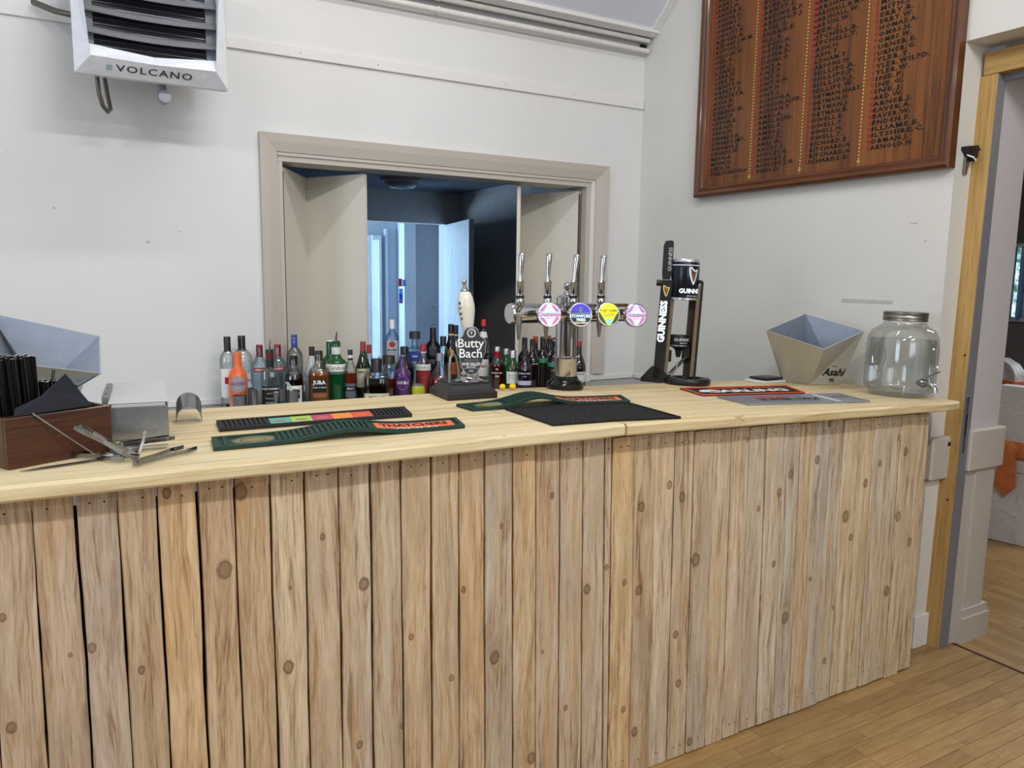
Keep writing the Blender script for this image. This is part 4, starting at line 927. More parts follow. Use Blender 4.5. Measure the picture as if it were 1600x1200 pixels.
for i in range(110):
    u, v = sr.uniform(0.013, 0.118), sr.uniform(0.091, 0.141)
    L_ = 0.200+sr.uniform(-0.004, 0.004); fx = (u-0.115)*0.55+sr.uniform(-0.02, 0.02)
    lv_ = Vector((fx*0.85, (v-0.12)*0.3+sr.uniform(-0.006, 0.006)+0.01, 1)).normalized()*L_
    straw((u, v, 0.012), (u+lv_.x-0.004, v+lv_.y, 0.012+lv_.z), l1, g1)
g2 = 'short black straws in the far compartment of the caddy'; l2 = 'short black straw upright in the far compartment of the wooden caddy'
for i in range(34):
    u, v = sr.uniform(0.124, 0.192), sr.uniform(0.092, 0.140); straw((u, v, 0.012), (u+sr.uniform(-0.004, 0.004), v+sr.uniform(-0.003, 0.003), 0.154+sr.uniform(-0.002, 0.003)), l2, g2)
straw((0.122, 0.097, 0.03), (0.150, 0.100, 0.178), 'single black straw standing proud between the two straw bundles', g1)
for k in range(4): straw((0.180+k*0.002, 0.10+k*0.01, 0.04), (0.203+0.005*k, 0.112+k*0.01, 0.130+0.004*(k % 2)), 'short black straw leaning outwards at the steel box end of the caddy', 'short black straws leaning outwards')
# napkins: folded sheets peaking over the front panel
M_NAP = plain('navy_black_napkin', (24, 27, 38), 0.85, var=0.2)
def napkin(label, pts, th=0.0018):
    t = thing('napkin', label, 'napkin', Rw @ Vector(pts[0][0]), ang); t0 = Vector(pts[0][0])
    for row in pts:
        mb = MB(); P = [Vector(p)-t0 for p in row]; n = len(P); nv = (P[1]-P[0]).cross(P[2]-P[0]).normalized()*th
        k = mb.add(P+[p+nv for p in P]); mb.face([k+i for i in range(n)]); mb.face([k+n+i for i in range(n)])
        for i in range(n): j = (i+1) % n; mb.face([k+i, k+j, k+n+j, k+n+i])
        obj('fold', mb, M_NAP, t)
    return t
napkin('black paper napkin with a tall peak draped over the caddy front', [[(0.060, 0.034, 0.098), (0.190, 0.034, 0.100), (0.152, 0.060, 0.172), (0.104, 0.055, 0.138)], [(0.190, 0.034, 0.100), (0.200, 0.066, 0.104), (0.152, 0.061, 0.172)]])
napkin('black paper napkin with a low fold lying in front of the peaked one', [[(0.022, 0.011, 0.1030), (0.165, 0.0115, 0.1045), (0.110, 0.026, 0.146), (0.034, 0.030, 0.116)], [(0.165, 0.0115, 0.104), (0.190, 0.020, 0.106), (0.110, 0.028, 0.146)]])

# ---- faceted steel ice buckets
M_BKT = plain('brushed_bucket_silver', (190, 188, 178), 0.42, 0.45, 0.05, 80); M_BKI = plain('bucket_inner_blue_grey', (140, 150, 164), 0.45, 0.3)
def bucket(label, rimq, baseq, text=False):
    """twisted four sided bucket: rim corners l, b, r, f and base corners l, b, r, f (world)"""
    c = sum((Vector(p) for p in baseq), Vector())/4; c.z = min(p[2] for p in baseq)
    t = thing('ice_bucket', label, 'ice bucket', c)
    def shell(scale, flip, th):
        mb = MB(); R = [Vector(p) for p in rimq]; Bq = [Vector(p) for p in baseq]
        rc = sum(R, Vector())/4; bc = sum(Bq, Vector())/4
        R = [rc+(p-rc)*scale for p in R]; Bq = [bc+(p-bc)*scale+Vector((0, 0, th)) for p in Bq]
        k = mb.add(R+Bq)
        for i in range(4):
            j = (i+1) % 4
            mb.face([k+i, k+j, k+4+j]); mb.face([k+i, k+4+j, k+4+i])
        mb.face([k+4, k+5, k+6, k+7])
        return mb, R
    o, R0 = shell(1.0, False, 0); i_, R1 = shell(0.975, True, 0.006)
    ob = absobj('outer_shell', o, M_BKT, t); ib = absobj('inner_liner', i_, M_BKI, t)
    rm = MB(); k = rm.add(R0+R1)
    for q in range(4): j = (q+1) % 4; rm.face([k+q, k+j, k+4+j, k+4+q])
    absobj('rim', rm, plain('bright_rim', (214, 216, 218), 0.3, 0.6), t)
    return t
zb = zt(2.70)+0.0012
L0, B0, R0_, F0 = (2.462, 2.243, 1.300), (2.752, 2.292, 1.3632), (2.855, 2.072, 1.300), (2.594, 2.057, 1.2325)
bl_, bb_, br_, bf_ = [(x_, y_, zt(x_)+0.0012) for x_, y_ in ((2.640, 2.300), (2.775, 2.310), (2.812, 2.142), (2.676, 2.182))]
bk = bucket('faceted silver ice bucket with black lettering beside the glass drinks jar', [L0, B0, R0_, F0], [bl_, bb_, br_, bf_], True)
# lettering on the R-base facet
rr, bfv, brv = Vector(R0_), Vector(bf_), Vector(br_)
ex = (brv-bfv).normalized(); nf = ex.cross((rr-bfv)).normalized(); 
if nf.y > 0: nf = -nf
ey = nf.cross(ex); ey = ey if ey.z > 0 else -ey
def facet(dx, dy): return lambda x, y, z: (bfv+ex*(dx+x)+ey*(dy+y)+nf*0.001)-bk.location
lettering(bk, 'Asahi', 0.046, facet(0.098, 0.056), M_BLACKP, bold=0.03, shear=0.25)
lettering(bk, '90', 0.024, facet(0.098, 0.020), M_BLACKP, bold=0.03)
lettering(bk, 'SINCE', 0.009, facet(0.098, 0.083), M_BLACKP)
zb2 = 1.1102
bucket('faceted silver ice bucket standing behind the wooden caddy', [(-0.335, 2.10, 1.325), (-0.200, 2.37, 1.395), (0.046, 2.24, 1.337), (0.040, 2.035, 1.264)][0:4], [(-0.235, 2.335, zb2), (-0.075, 2.345, zb2), (-0.040, 2.185, zb2), (-0.19, 2.150, zb2)])
# tablet and booklet under the bucket
o = obj('notebook', MB().box(-0.075, 0.075, -0.05, 0.05, 0, 0.008, 0.001), plain('white_booklet', (214, 214, 214), 0.5)); o.location = (2.625, 2.300, zt(2.63)+0.003); o.rotation_euler = (0, TILT, 0.1)
tag(o, 'thin white booklet lying beside the faceted bucket base', 'booklet')
o.location.x = 2.560; o.location.y = 2.318
o2 = obj('folder', MB().box(-0.062, 0.062, -0.042, 0.042, 0, 0.009, 0.001), plain('black_folder', (30, 30, 32), 0.4)); o2.location = (2.566, 2.320, zt(2.566)+0.0125); o2.rotation_euler = (0, TILT, 0.16)
tag(o2, 'thin black folder stacked on the white booklet', 'folder')

# ---- condiment holder
cd = thing('condiment_holder', 'steel condiment holder with clear plastic tubs behind the tongs', 'condiment holder', (0.048, 1.985, 1.1105), math.atan2(2.39-1.965, 0.205-0.1745)-PI/2)
CW, CL, CH = 0.126, 0.375, 0.078
obj('steel_box', MB().box(0, CW, 0, 0.003, 0, CH, 0.0008).box(0, CW, CL-0.003, CL, 0, CH, 0.0008).box(0, 0.003, 0.003, CL-0.003, 0, CH).box(CW-0.003, CW, 0.003, CL-0.003, 0, CH).box(0.003, CW-0.003, 0.003, CL-0.003, 0, 0.003), M_STEEL, cd)
M_TUB = NT('frosted_plastic'); M_TUB.bsdf(M_TUB.mix(M_TUB.noise(M_TUB.coord(), 20, 2), lin((226, 228, 228)), lin((240, 240, 238))), 0.25, 0, 0.5, trans=0.35, ior=1.4); M_TUB = M_TUB.m
for i in range(5):
    y0_ = 0.006+i*0.0735; tb = MB(); tb.box(0.005, CW-0.005, y0_, y0_+0.070, CH-0.05, CH+0.006, 0.002); obj('tub', tb, M_TUB, cd)
    lp = MB(); lp.box(-0.002, CW+0.002, y0_-0.0005, y0_+0.071, CH+0.0065, CH+0.0105, 0.0015); obj('tub_lip', lp, M_TUB, cd)
obj('hinge_strip', MB().box(-0.016, -0.001, 0.05, 0.30, 0.03, CH+0.020, 0.002), M_DSTEEL, cd)
for y in (0.1, 0.2): obj('rivet', MB().lathe([(0.0, 0.001), (0.003, 0.0005), (0.003, 0)], 6, (-0.008, y, CH+0.020)), M_BLACKM, cd)

# ---- half round steel guard (bent strip)
arc = MB(); rows = []
for q in range(13):
    a = PI*q/12; ca, sa = math.cos(a), math.sin(a)
    rows.append(arc.add([(0.030*ca, -0.035, 0.001+0.046*sa**0.8), (0.030*ca, 0.035, 0.001+0.046*sa**0.8), (0.032*ca, 0.035, 0.001+0.0478*max(sa, 1e-6)**0.8), (0.032*ca, -0.035, 0.001+0.0478*max(sa, 1e-6)**0.8)]))
for Aa, Bb in zip(rows, rows[1:]):
    for q in range(4): j = (q+1) % 4; arc.face([Aa+q, Aa+j, Bb+j, Bb+q])
arc.face([rows[0]+q for q in range(4)]); arc.face([rows[-1]+q for q in range(4)])
o = obj('steel_arch', arc, M_STEEL, None, True); o.location = (0.243, 2.19, 1.1095); o.rotation_euler = (math.radians(24), 0, -0.12); o.location.z += 0.0155; tag(o, 'bent half-round steel cup beside the condiment holder', 'steel cup')

# ---- tongs, spoons and other tools in a heap
M_TONG = plain('polished_tongs_steel', (138, 140, 144), 0.16, 1.0, 0.05)
def tongs(label, loc, rz, L=0.16, opening=0.03, tilt=0.0, h=0.004, w_=0.0085, teeth=True):
    t = thing('ice_tongs', label, 'tongs', loc, rz, 'ice tongs in the heap by the caddy', ry=tilt)
    for s in (-1, 1):
        a = MB(); pts = [(0.0, s*0.009, 0.007), (0.02, s*0.011, 0.007), (L*0.5, s*opening*0.6, 0.007), (L*0.8, s*opening*0.95, 0.007), (L, s*opening*0.82, 0.007)]
        a.strip(pts, (0, 0, w_), 0.0014, (0, 1, 0)); obj('tongs_arm', a, M_TONG, t)
        if teeth:
            te = MB()
            for k in range(5): x = L-0.004-0.006*k; te.box(x-0.002, x+0.001, *sorted((s*opening*0.82-s*0.003, s*opening*0.82+s*0.0005)), 0.003, 0.0115)
            obj('tongs_teeth', te, M_TONG, t)
    bd_ = MB(); pts = [(0.0+(-0.008)*math.sin(PI*q/8), -0.009*math.cos(PI*q/8), 0.007) for q in range(9)]; bd_.strip(pts, (0, 0, w_+0.002), 0.0014, (-1, 0, 0)); obj('tongs_bend', bd_, M_TONG, t)
    return t
ZT = 1.1100
tongs('steel tongs lying flat against the caddy front, bend towards the wall end', (-0.034, 1.853, ZT+0.001), math.radians(-44), 0.15, 0.016)
tongs('steel tongs lying open with arms pointing to the green runner', (0.088, 1.700, ZT+0.001), math.radians(42), 0.150, 0.022)
tongs('steel tongs tipped up on end with serrated arms leaning on the caddy', (0.082, 1.745, ZT+0.006), math.radians(146), 0.135, 0.010, tilt=math.radians(-26))
tongs('small steel tongs on top of the heap, arms towards the condiment holder', (0.070, 1.815, ZT+0.018), math.radians(20), 0.105, 0.014)
# strainer-like small tool and thin bar spoon, knife
k_ = thing('paring_knife', 'flat steel knife blade lying under the caddy front', 'knife', (-0.118, 1.748, ZT+0.0005), math.radians(14))
obj('blade', MB().prism([(0, 0), (0.04, 0.010), (0.145, 0.016), (0.150, 0.004), (0.05, -0.003)], 0.0015, 'XY', 0.0), M_TONG, k_)
obj('knife_handle', MB().box(0.145, 0.215, 0.0, 0.016, 0.0, 0.010, 0.003), M_DSTEEL, k_)
sp = MB(); a = on_y(58, 642, 1.80); b = Vector((0.018, 1.815, ZT+0.004)); a = Vector((-0.092, 1.795, 1.218))
sp.tube([a, (a+b)/2+Vector((0.001, 0, -0.002)), b], 0.0015, 6)
s_t = thing('bar_spoon', 'thin twisted steel bar spoon leaning on the caddy front', 'spoon', b); absobj('spoon_stem', sp, M_STEEL, s_t); absobj('spoon_bowl', MB().lathe([(0.0, -0.002), (0.007, -0.001), (0.009, 0.001), (0.0, 0.001)], 10, (b.x+0.006, b.y-0.002, ZT+0.003)), M_STEEL, s_t)
op = MB(); op.strip([(0.098, 1.80, ZT+0.008), (0.106, 1.805, ZT+0.030), (0.111, 1.807, ZT+0.052)], (0.006, 0, 0), 0.0015, (0, -1, 0)); tag(obj('bottle_opener', op, M_DSTEEL), 'small dark steel blade sticking up from the tongs heap', 'opener')
st = thing('cocktail_strainer', 'coiled steel cocktail strainer in the tongs heap behind the tipped tongs', 'strainer', (0.075, 1.862, ZT+0.001))
cl = MB(); cl.tube([(0.030*math.cos(2*PI*q/16), 0.030*math.sin(2*PI*q/16), 0.006) for q in range(17)], 0.005, 6); obj('coil', cl, M_DSTEEL, st, True)
obj('strainer_plate', MB().lathe([(0.026, 0.004), (0.026, 0.006)], 16), M_STEEL, st)
obj('strainer_handle', MB().box(0.026, 0.085, -0.006, 0.006, 0.005, 0.007), M_STEEL, st)

# ---- lemons
ly = plain('lemon_yellow', (240, 204, 44), 0.45, bump=0.3, scale=180)
for lab, loc, r in (('yellow lemon beside the hand pump base', (1.285, 2.345, 0), 0.0105), ('second yellow lemon nearer the beer tower', (1.322, 2.338, 0), 0.0115)):
    t = thing('lemon', lab, 'lemon', (loc[0], loc[1], zt(loc[0])+0.0006), 0.3)
    obj('lemon_peel', MB().lathe([(0.0, -r*1.25), (r*0.3, -r*1.12), (r*0.75, -r*0.75), (r, 0), (r*0.75, r*0.75), (r*0.3, r*1.12), (0.0, r*1.25)], 14, (0, 0, r), axis='X'), ly, t, True)
    obj('stem_end', MB().lathe([(0.003, 0), (0.002, 0.003)], 6, (r*1.22, 0, r), axis='X'), plain('lemon_stem', (60, 44, 24), 0.8), t)

# ---- hand pump
bx = Vector((1.008, 2.197)); az = -0.06; HWd, HDp = 0.173, 0.172
hp = thing('hand_pump', 'white ceramic beer hand pump with a dark shield clip on a black base', 'hand pump', (bx.x, bx.y, zt(1.1)+0.0006), az)
M_PB = wood('black_stained_base', '2a2a2c', '161617', 'X', 0.4, 40, 0.06, 0.2, '111111')
obj('base_plinth', MB().box(0, HWd, 0, HDp, 0, 0.022, 0.002), M_PB, hp)
bs = MB(); rows = []
for e, z in ((0.003, 0.022), (0.006, 0.026), (0.012, 0.030), (0.020, 0.044), (0.024, 0.046), (0.024, 0.049)): rows.append(bs.add([(e, e, z), (HWd-e, e, z), (HWd-e, HDp-e, z), (e, HDp-e, z)]))
for A_, B_ in zip(rows, rows[1:]):
    for q in range(4): j = (q+1) % 4; bs.face([A_+q, A_+j, B_+j, B_+q])
bs.face([rows[0]+q for q in range(4)]); bs.face([rows[-1]+q for q in range(4)]); obj('base_moulding', bs, M_PB, hp)
px_, py_ = 0.106, 0.083   # pump centre on the base
obj('chrome_foot', MB().lathe([(0.046, 0.049), (0.048, 0.051), (0.045, 0.055), (0.034, 0.059), (0.028, 0.066), (0.029, 0.073), (0.024, 0.080), (0.021, 0.086), (0.028, 0.094), (0.032, 0.108), (0.029, 0.122), (0.020, 0.136), (0.015, 0.148), (0.013, 0.185)], 28, (px_, py_, 0)), M_CHROME, hp, True)
leanm = lambda mb: mb.map(lambda x, y, z: (x-(z-0.16)*0.09, y, z))
M_CER = plain('cream_ceramic', (222, 219, 208), 0.15, var=0.02, coat=0.5)
obj('ceramic_handle', leanm(MB().lathe([(0.011, 0.175), (0.016, 0.180), (0.0168, 0.195), (0.0185, 0.225), (0.0240, 0.255), (0.0282, 0.282), (0.0285, 0.300), (0.0255, 0.322), (0.0195, 0.339), (0.013, 0.345)], 24, (px_, py_, 0))), M_CER, hp, True)
obj('finial', leanm(MB().lathe([(0.014, 0.343), (0.015, 0.348), (0.009, 0.353), (0.007, 0.362), (0.0045, 0.366), (0.008, 0.371), (0.0085, 0.378), (0.0055, 0.385), (0.0, 0.387)], 18, (px_, py_, 0))), M_CHROME, hp, True)
th0 = -math.asin(1.12/2.6)
for dx, z, s in ((-0.026, 0.306, 0.011), (-0.026, 0.290, 0.009), (-0.024, 0.272, 0.011), (-0.023, 0.256, 0.009)):
    a_ = th0-az-0.75; r_ = 0.0292 if z > 0.28 else 0.0275 if z > 0.265 else 0.0250
    mb = MB(); P_ = lambda u, v, r_=r_, a_=a_, z=z: (px_-(z-0.16)*0.09+(r_+0.0006)*math.sin(a_+u/r_), py_-(r_+0.0006)*math.cos(a_+u/r_), z+v)
    k = mb.add([P_(-s*.4, -s*.2), P_(0, -s*.5), P_(s*.5, 0), P_(s*.2, s*.5), P_(-s*.1, s*.2), P_(-s*.5, s*.3)]); mb.face(range(k, k+6)); obj('dragon_mark', mb, plain('ceramic_motif', (60, 64, 40), 0.4), hp)
# spout arch
spn = MB(); cxs, cys = px_-0.064, py_-0.02
spn.tube([(cxs+0.020, cys, 0.058), (cxs+0.017, cys, 0.100), (cxs+0.010, cys, 0.133), (cxs, cys, 0.143), (cxs-0.010, cys, 0.133), (cxs-0.013, cys, 0.100), (cxs-0.013, cys, 0.049)], 0.005, 10); obj('spout', spn, M_DSTEEL, hp, True)
# shield clip, facing the room
M_CLIP = plain('pump_clip_grey', (44, 47, 56), 0.5)
C_ = Vector((px_-0.010, py_-0.040, 0.151)); ca = th0-az+0.10
exx = Vector((math.cos(ca), math.sin(ca), 0)); nny = Vector((math.sin(ca), -math.cos(ca), 0))
half = [(0.0, 0.098), (0.016, 0.096), (0.027, 0.086), (0.033, 0.070), (0.036, 0.062), (0.052, 0.052), (0.060, 0.036), (0.058, 0.016), (0.058, -0.002), (0.050, -0.018), (0.044, -0.044), (0.036, -0.066), (0.022, -0.086), (0.0, -0.094)]
half = [(x*0.81, z*0.83) for x, z in half]
outl = half + [(-x, z) for x, z in half[-2:0:-1]]
def clipm(sc, d0, d1):
    mb = MB(); n = len(outl); cz = 0.0
    k = mb.add([C_+exx*x*sc+Vector((0, 0, z*sc))+nny*d0 for x, z in outl]+[C_+exx*x*sc+Vector((0, 0, z*sc))+nny*d1 for x, z in outl]); mb.face(range(k, k+n)); mb.face(range(k+n, k+2*n))
    for i in range(n): j = (i+1) % n; mb.face([k+i, k+j, k+n+j, k+n+i])
    return mb
clip = obj('pump_clip', clipm(1.0, 0, 0.006), plain('clip_edge_silver', (170, 172, 178), 0.4), hp, label='dark shield shaped pump clip with a pale edge')
obj('clip_face', clipm(0.965, 0.006, 0.0068), M_CLIP, clip)
def cp(dx, dz, dd=0.0074): return lambda x, y, z: C_+exx*(dx+x)*0.81+Vector((0, 0, (dz+y)*0.83))+nny*dd
lettering(clip, 'Butty', 0.049, cp(-0.003, 0.032), M_WHITE, bold=0.012)
lettering(clip, 'Bach', 0.050, cp(-0.003, -0.008), M_WHITE, bold=0.012)
lettering(clip, 'Premium Ale', 0.011, cp(0, -0.033), plain('clip_grey_print', (150, 152, 158), 0.5), shear=0.3)
lettering(clip, 'WYE VALLEY', 0.013, cp(0, -0.050), M_WHITE, bold=0.03)
lettering(clip, 'BREWERY', 0.009, cp(0, -0.060), M_WHITE)
lettering(clip, '4.5%', 0.010, cp(0, -0.076), M_WHITE)
for r_ in (0.017, 0.0135):
    mb = MB(); mb.tube([C_+exx*r_*0.81*math.cos(2*PI*q/24)+Vector((0, 0, 0.83*(0.073+r_*math.sin(2*PI*q/24))))+nny*0.0072 for q in range(25)], 0.0009, 5); obj('clip_emblem', mb, M_WHITE, clip)
obj('clip_emblem', text_mesh('Y', 0.016, cp(0, 0.073), bold=0.03), M_WHITE, clip)
for z in (-0.0425, -0.0655):
    mb = MB(); k = mb.add([C_+exx*sx*0.030+Vector((0, 0, (z+dz)*0.83))+nny*0.0072 for sx, dz in ((-1, 0), (1, 0), (1, 0.0007), (-1, 0.0007))]); mb.face(range(k, k+4)); obj('clip_rule', mb, M_WHITE, clip)

# ---- beer tower
TX, TY = 1.535, 2.325; tz = zt(TX-0.068)+0.0004
bt = thing('beer_tower', 'chrome T-shaped beer tower with four taps and five round badges', 'beer tower', (TX, TY, tz))
obj('foot', MB().lathe([(0.066, 0.0), (0.068, 0.006), (0.068, 0.018), (0.060, 0.026), (0.050, 0.032), (0.046, 0.042), (0.043, 0.046)], 32), plain('glossy_black', (18, 17, 17), 0.12), bt, True)
obj('column_sleeve', MB().lathe([(0.042, 0.044), (0.042, 0.108), (0.0435, 0.110)], 32), M_CHROME, bt, True)
obj('column_collar', MB().lathe([(0.043, 0.110), (0.0475, 0.112), (0.0475, 0.116), (0.040, 0.118)], 32), M_CHROME, bt, True)
obj('column', MB().lathe([(0.0385, 0.116), (0.0385, 0.330)], 32), M_CHROME, bt, True)
obj('column_cap', MB().lathe([(0.036, 0.295), (0.036, 0.322), (0.030, 0.334), (0.014, 0.340), (0.012, 0.348), (0.007, 0.352), (0.0075, 0.356), (0.013, 0.364), (0.014, 0.372), (0.010, 0.380), (0.0, 0.384)], 24), M_CHROME, bt, True)
AZ_ = 0.2735
obj('cross_arm', MB().lathe([(0.0, -0.232), (0.030, -0.231), (0.0345, -0.226), (0.0345, 0.262), (0.030, 0.267), (0.0, 0.268)], 32, (0, 0, AZ_), axis='X'), M_CHROME, bt, True)
obj('end_cap', MB().lathe([(0.0, -0.004), (0.034, -0.004), (0.036, 0), (0.036, 0.006), (0.034, 0.007)], 32, (-0.234, 0, AZ_), axis='X'), M_CHROME, bt, True)
def tap(x, dx, handle=True):
    if not handle: return
    g = MB(); g.lathe([(0.013, 0.03), (0.0155, 0.034), (0.0155, 0.050), (0.013, 0.054)], 16, (x, -0.046, AZ_)); g.tube([(x, -0.03, AZ_+0.012), (x, -0.048, AZ_+0.030)], 0.011, 10)
    vb = obj('tap_body', g, M_CHROME, bt, True)
    obj('tap_washer', MB().lathe([(0.0142, 0.054), (0.0142, 0.063)], 16, (x, -0.046, AZ_)), M_BLACK, vb, True)
    hb2 = MB(); hb2.lathe([(0.0125, 0.063), (0.0125, 0.104), (0.0135, 0.106), (0.0135, 0.111), (0.009, 0.116)], 16, (x, -0.046, AZ_))
    n = 8; h2 = MB().lathe([(0.0066, 0.110), (0.0068, 0.125), (0.0076, 0.140), (0.0090, 0.160), (0.0104, 0.180), (0.0113, 0.196), (0.0112, 0.203), (0.0090, 0.207), (0.0, 0.209)], 18, (x, -0.046, AZ_)); h2.map(lambda X_, Y_, Z_: (X_+dx*max(0, (Z_-AZ_-0.11)/0.1), Y_, Z_))
    obj('tap_handle', h2, M_CHROME, bt, True)
    obj('tap_ferrule', hb2, M_CHROME, bt, True)
    ng = MB(); ng.lathe([(0.0045, -0.088), (0.0065, -0.070), (0.0095, -0.045), (0.0105, -0.033), (0.0105, -0.01)], 14, (x, -0.040, AZ_)); obj('tap_nozzle', ng, M_DSTEEL, bt, True)
TAPS = [(-0.222, 0.006), (-0.112, 0.004), (-0.004, 0.012), (0.116, 0.008)]
for x, dx in TAPS: tap(x, dx)
# round badges
def disc(mb, c, ex_, ey_, r, n=32, n0=0, n1=None):
    k = mb.add([c+ex_*r*math.cos(2*PI*q/n)+ey_*r*math.sin(2*PI*q/n) for q in range(n)]); mb.face(range(k, k+n)); return mb
ev = Vector((0, 0.10, 1)).normalized()
def badge(x, z, kind, r=0.043):
    a_ = -0.30; e1 = Vector((math.cos(a_), math.sin(a_), 0)); nb = e1.cross(ev).normalized()
    if nb.y > 0: nb = -nb
    c = Vector((x, -0.092, z)); hs_ = MB()
    n = 32; k = hs_.add([c-nb*0.018+e1*r*math.cos(2*PI*q/n)+ev*r*math.sin(2*PI*q/n) for q in range(n)]+[c+e1*r*1.0*math.cos(2*PI*q/n)+ev*r*1.0*math.sin(2*PI*q/n) for q in range(n)]+[c+nb*0.003+e1*r*0.93*math.cos(2*PI*q/n)+ev*r*0.93*math.sin(2*PI*q/n) for q in range(n)])
    hs_.face(range(k, k+n)); hs_.face(range(k+2*n, k+3*n))
    for b_ in (0, n):
        for q in range(n): j = (q+1) % n; hs_.face([k+b_+q, k+b_+j, k+b_+n+j, k+b_+n+q])
    stem = c-nb*0.018; hs_.tube([stem, Vector((x+0.008, -0.030, z+0.004))], 0.010, 10)
    names = {'c': 'white and red round badge with a pale blue band', 's': 'dark blue round badge with a purple top', 't': 'yellow and green round badge'}
    hb3 = obj('badge_housing', hs_, M_CHROME, bt, True, label=names[kind])
    def F(u, v, lay=0): return c+nb*(0.0034+0.0003*lay)+e1*u*r*0.9+ev*v*r*0.9
    def poly(pts, mat, lay, nm='badge_print'):
        mb = MB(); k = mb.add([F(u, v, lay) for u, v in pts]); mb.face(range(k, k+len(pts))); return obj(nm, mb, mat, hb3)
    def circ(s, n=30, a0=0, a1=2*PI, o=(0, 0)): return [(o[0]+s*math.cos(a0+(a1-a0)*q/n), o[1]+s*math.sin(a0+(a1-a0)*q/n)) for q in range(n)]
    def tx(s_, sz, u, v, mat, **kw): obj('badge_lettering', text_mesh(s_, sz, lambda x_, y_, z_: F(u+x_/(r*0.9), v+y_/(r*0.9), 3), **kw), mat, hb3)
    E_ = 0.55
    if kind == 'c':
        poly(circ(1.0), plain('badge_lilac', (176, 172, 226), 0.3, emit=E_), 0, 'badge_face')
        for sx in (-1, 1):
            for sy in (-1, 1):
                for o_ in (0.02, 0.20, 0.38):
                    w_ = 0.10; p = [(0.92-o_*0.9, 0.28), (0.28, 0.92-o_*0.9), (0.28-w_*0.0, 0.92-o_*0.9-w_), (0.92-o_*0.9-w_, 0.28)]
                    p = [(sx*a1_, sy*b1_) for a1_, b1_ in p]; poly(p, plain('badge_crimson', (192, 30, 66), 0.3, emit=E_*0.7), 1)
        poly([(0, 0.98), (0.42, 0.5), (0.72, 0), (0.42, -0.5), (0, -0.98), (-0.42, -0.5), (-0.72, 0), (-0.42, 0.5)], plain('badge_white', (226, 232, 246), 0.3, emit=E_), 1)
        poly([(-0.93, -0.22), (0.93, -0.22), (0.93, 0.20), (-0.93, 0.20)][0:4], plain('badge_sky', (156, 196, 236), 0.3, emit=E_), 2)
        tx('Cruzcampo', 0.0205, 0, 0.0, plain('badge_crimson', (192, 30, 66)), bold=0.02, xs=0.88); tx('SEVILLA', 0.007, 0, -0.33, plain('badge_crimson', (192, 30, 66)), bold=0.03)
        tx('N', 0.014, 0, 0.55, plain('badge_crimson', (192, 30, 66)))
    elif kind == 's':
        poly(circ(1.0), plain('badge_navy', (22, 26, 44), 0.3, emit=0.2), 0, 'badge_face')
        poly(circ(1.0, 20, 0.12, PI-0.12), plain('badge_violet', (62, 50, 190), 0.3, emit=E_), 1)
        poly([(-0.97, 0.10), (0.97, 0.10), (0.97, 0.15), (-0.97, 0.15)], plain('badge_pale', (190, 190, 220), 0.3), 2)
        tx('STOWFORD', 0.0145, 0, -0.14, plain('badge_ice', (196, 226, 246), 0.3, emit=0.5), bold=0.05); tx('PRESS', 0.013, 0, -0.47, plain('badge_ice', (196, 226, 246)), bold=0.05)
        tx('DARK BERRY', 0.0085, 0, -0.74, plain('badge_cream', (232, 222, 160), 0.3, emit=0.4), bold=0.03)
        poly([(-0.1, 0.2), (0.1, 0.2), (0.14, 0.62), (0, 0.75), (-0.14, 0.62)], plain('badge_leaf', (96, 150, 90), 0.3), 2)
    else:
        poly(circ(1.0), plain('badge_dark_green', (58, 72, 34), 0.3, var=0.5, scale=150, emit=0.2), 0, 'badge_face')
        poly([(0.0, 1.0), (0.4, 0.92), (0.75, 0.66), (0.95, 0.30), (0.75, 0.0), (0.5, -0.40), (0.25, -0.85), (0, -0.98), (-0.25, -0.85), (-0.5, -0.40), (-0.75, 0.0), (-0.95, 0.30), (-0.75, 0.66), (-0.4, 0.92)], plain('badge_yellow', (232, 232, 30), 0.3, emit=E_), 1)
        poly([(-0.35, -0.40), (0.35, -0.40), (0.22, -0.85), (-0.22, -0.85)], plain('badge_mint', (130, 230, 190), 0.3, emit=E_), 2)
        tx('THATCHERS', 0.012, 0, 0.32, M_BLACKP, bold=0.02); tx('Gold', 0.022, 0, -0.02, plain('badge_gold', (206, 176, 60), 0.3), bold=0.03)
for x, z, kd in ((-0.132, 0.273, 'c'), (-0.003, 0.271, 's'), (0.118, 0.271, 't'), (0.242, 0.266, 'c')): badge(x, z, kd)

# ---- black stout dispenser stand
gx, gy = 2.115, 2.36; gz = zt(2.10)+0.0006
gs = thing('stout_stand', 'black upright stout dispenser frame holding a big dark can', 'dispenser', (gx, gy, gz+0.001), -math.asin(2.115/3.17)); lean(gs)
M_GF = plain('stand_black', (20, 20, 22), 0.4); M_GB = plain('stand_bronze_side', (112, 98, 76), 0.45, 0.2)
obj('base_ring', MB().lathe([(0.058, 0.0), (0.090, 0.0), (0.094, 0.006), (0.094, 0.018), (0.088, 0.025), (0.062, 0.025), (0.056, 0.020), (0.056, 0.0)], 36, (0.026, -0.02, 0.0), yscale=0.85), M_GF, gs, True)
obj('base_spur', MB().prism([(-0.155, 0.0), (-0.035, 0.0), (-0.040, 0.030), (-0.100, 0.066), (-0.116, 0.062), (-0.157, 0.014)], 0.045, 'XZ', -0.045), M_GF, gs)
def post(x0, x1, xt0, xt1, y0, y1, z0, z1, mat, nm):
    mb = MB(); lean_box(mb, x0, x1, xt0, xt1, y0, y1, z0, z1); return obj(nm, mb, mat, gs)
PY = -0.045
lp_ = post(-0.108, -0.066, -0.098, -0.054, PY, PY+0.05, 0.012, 0.400, M_GF, 'frame_post')
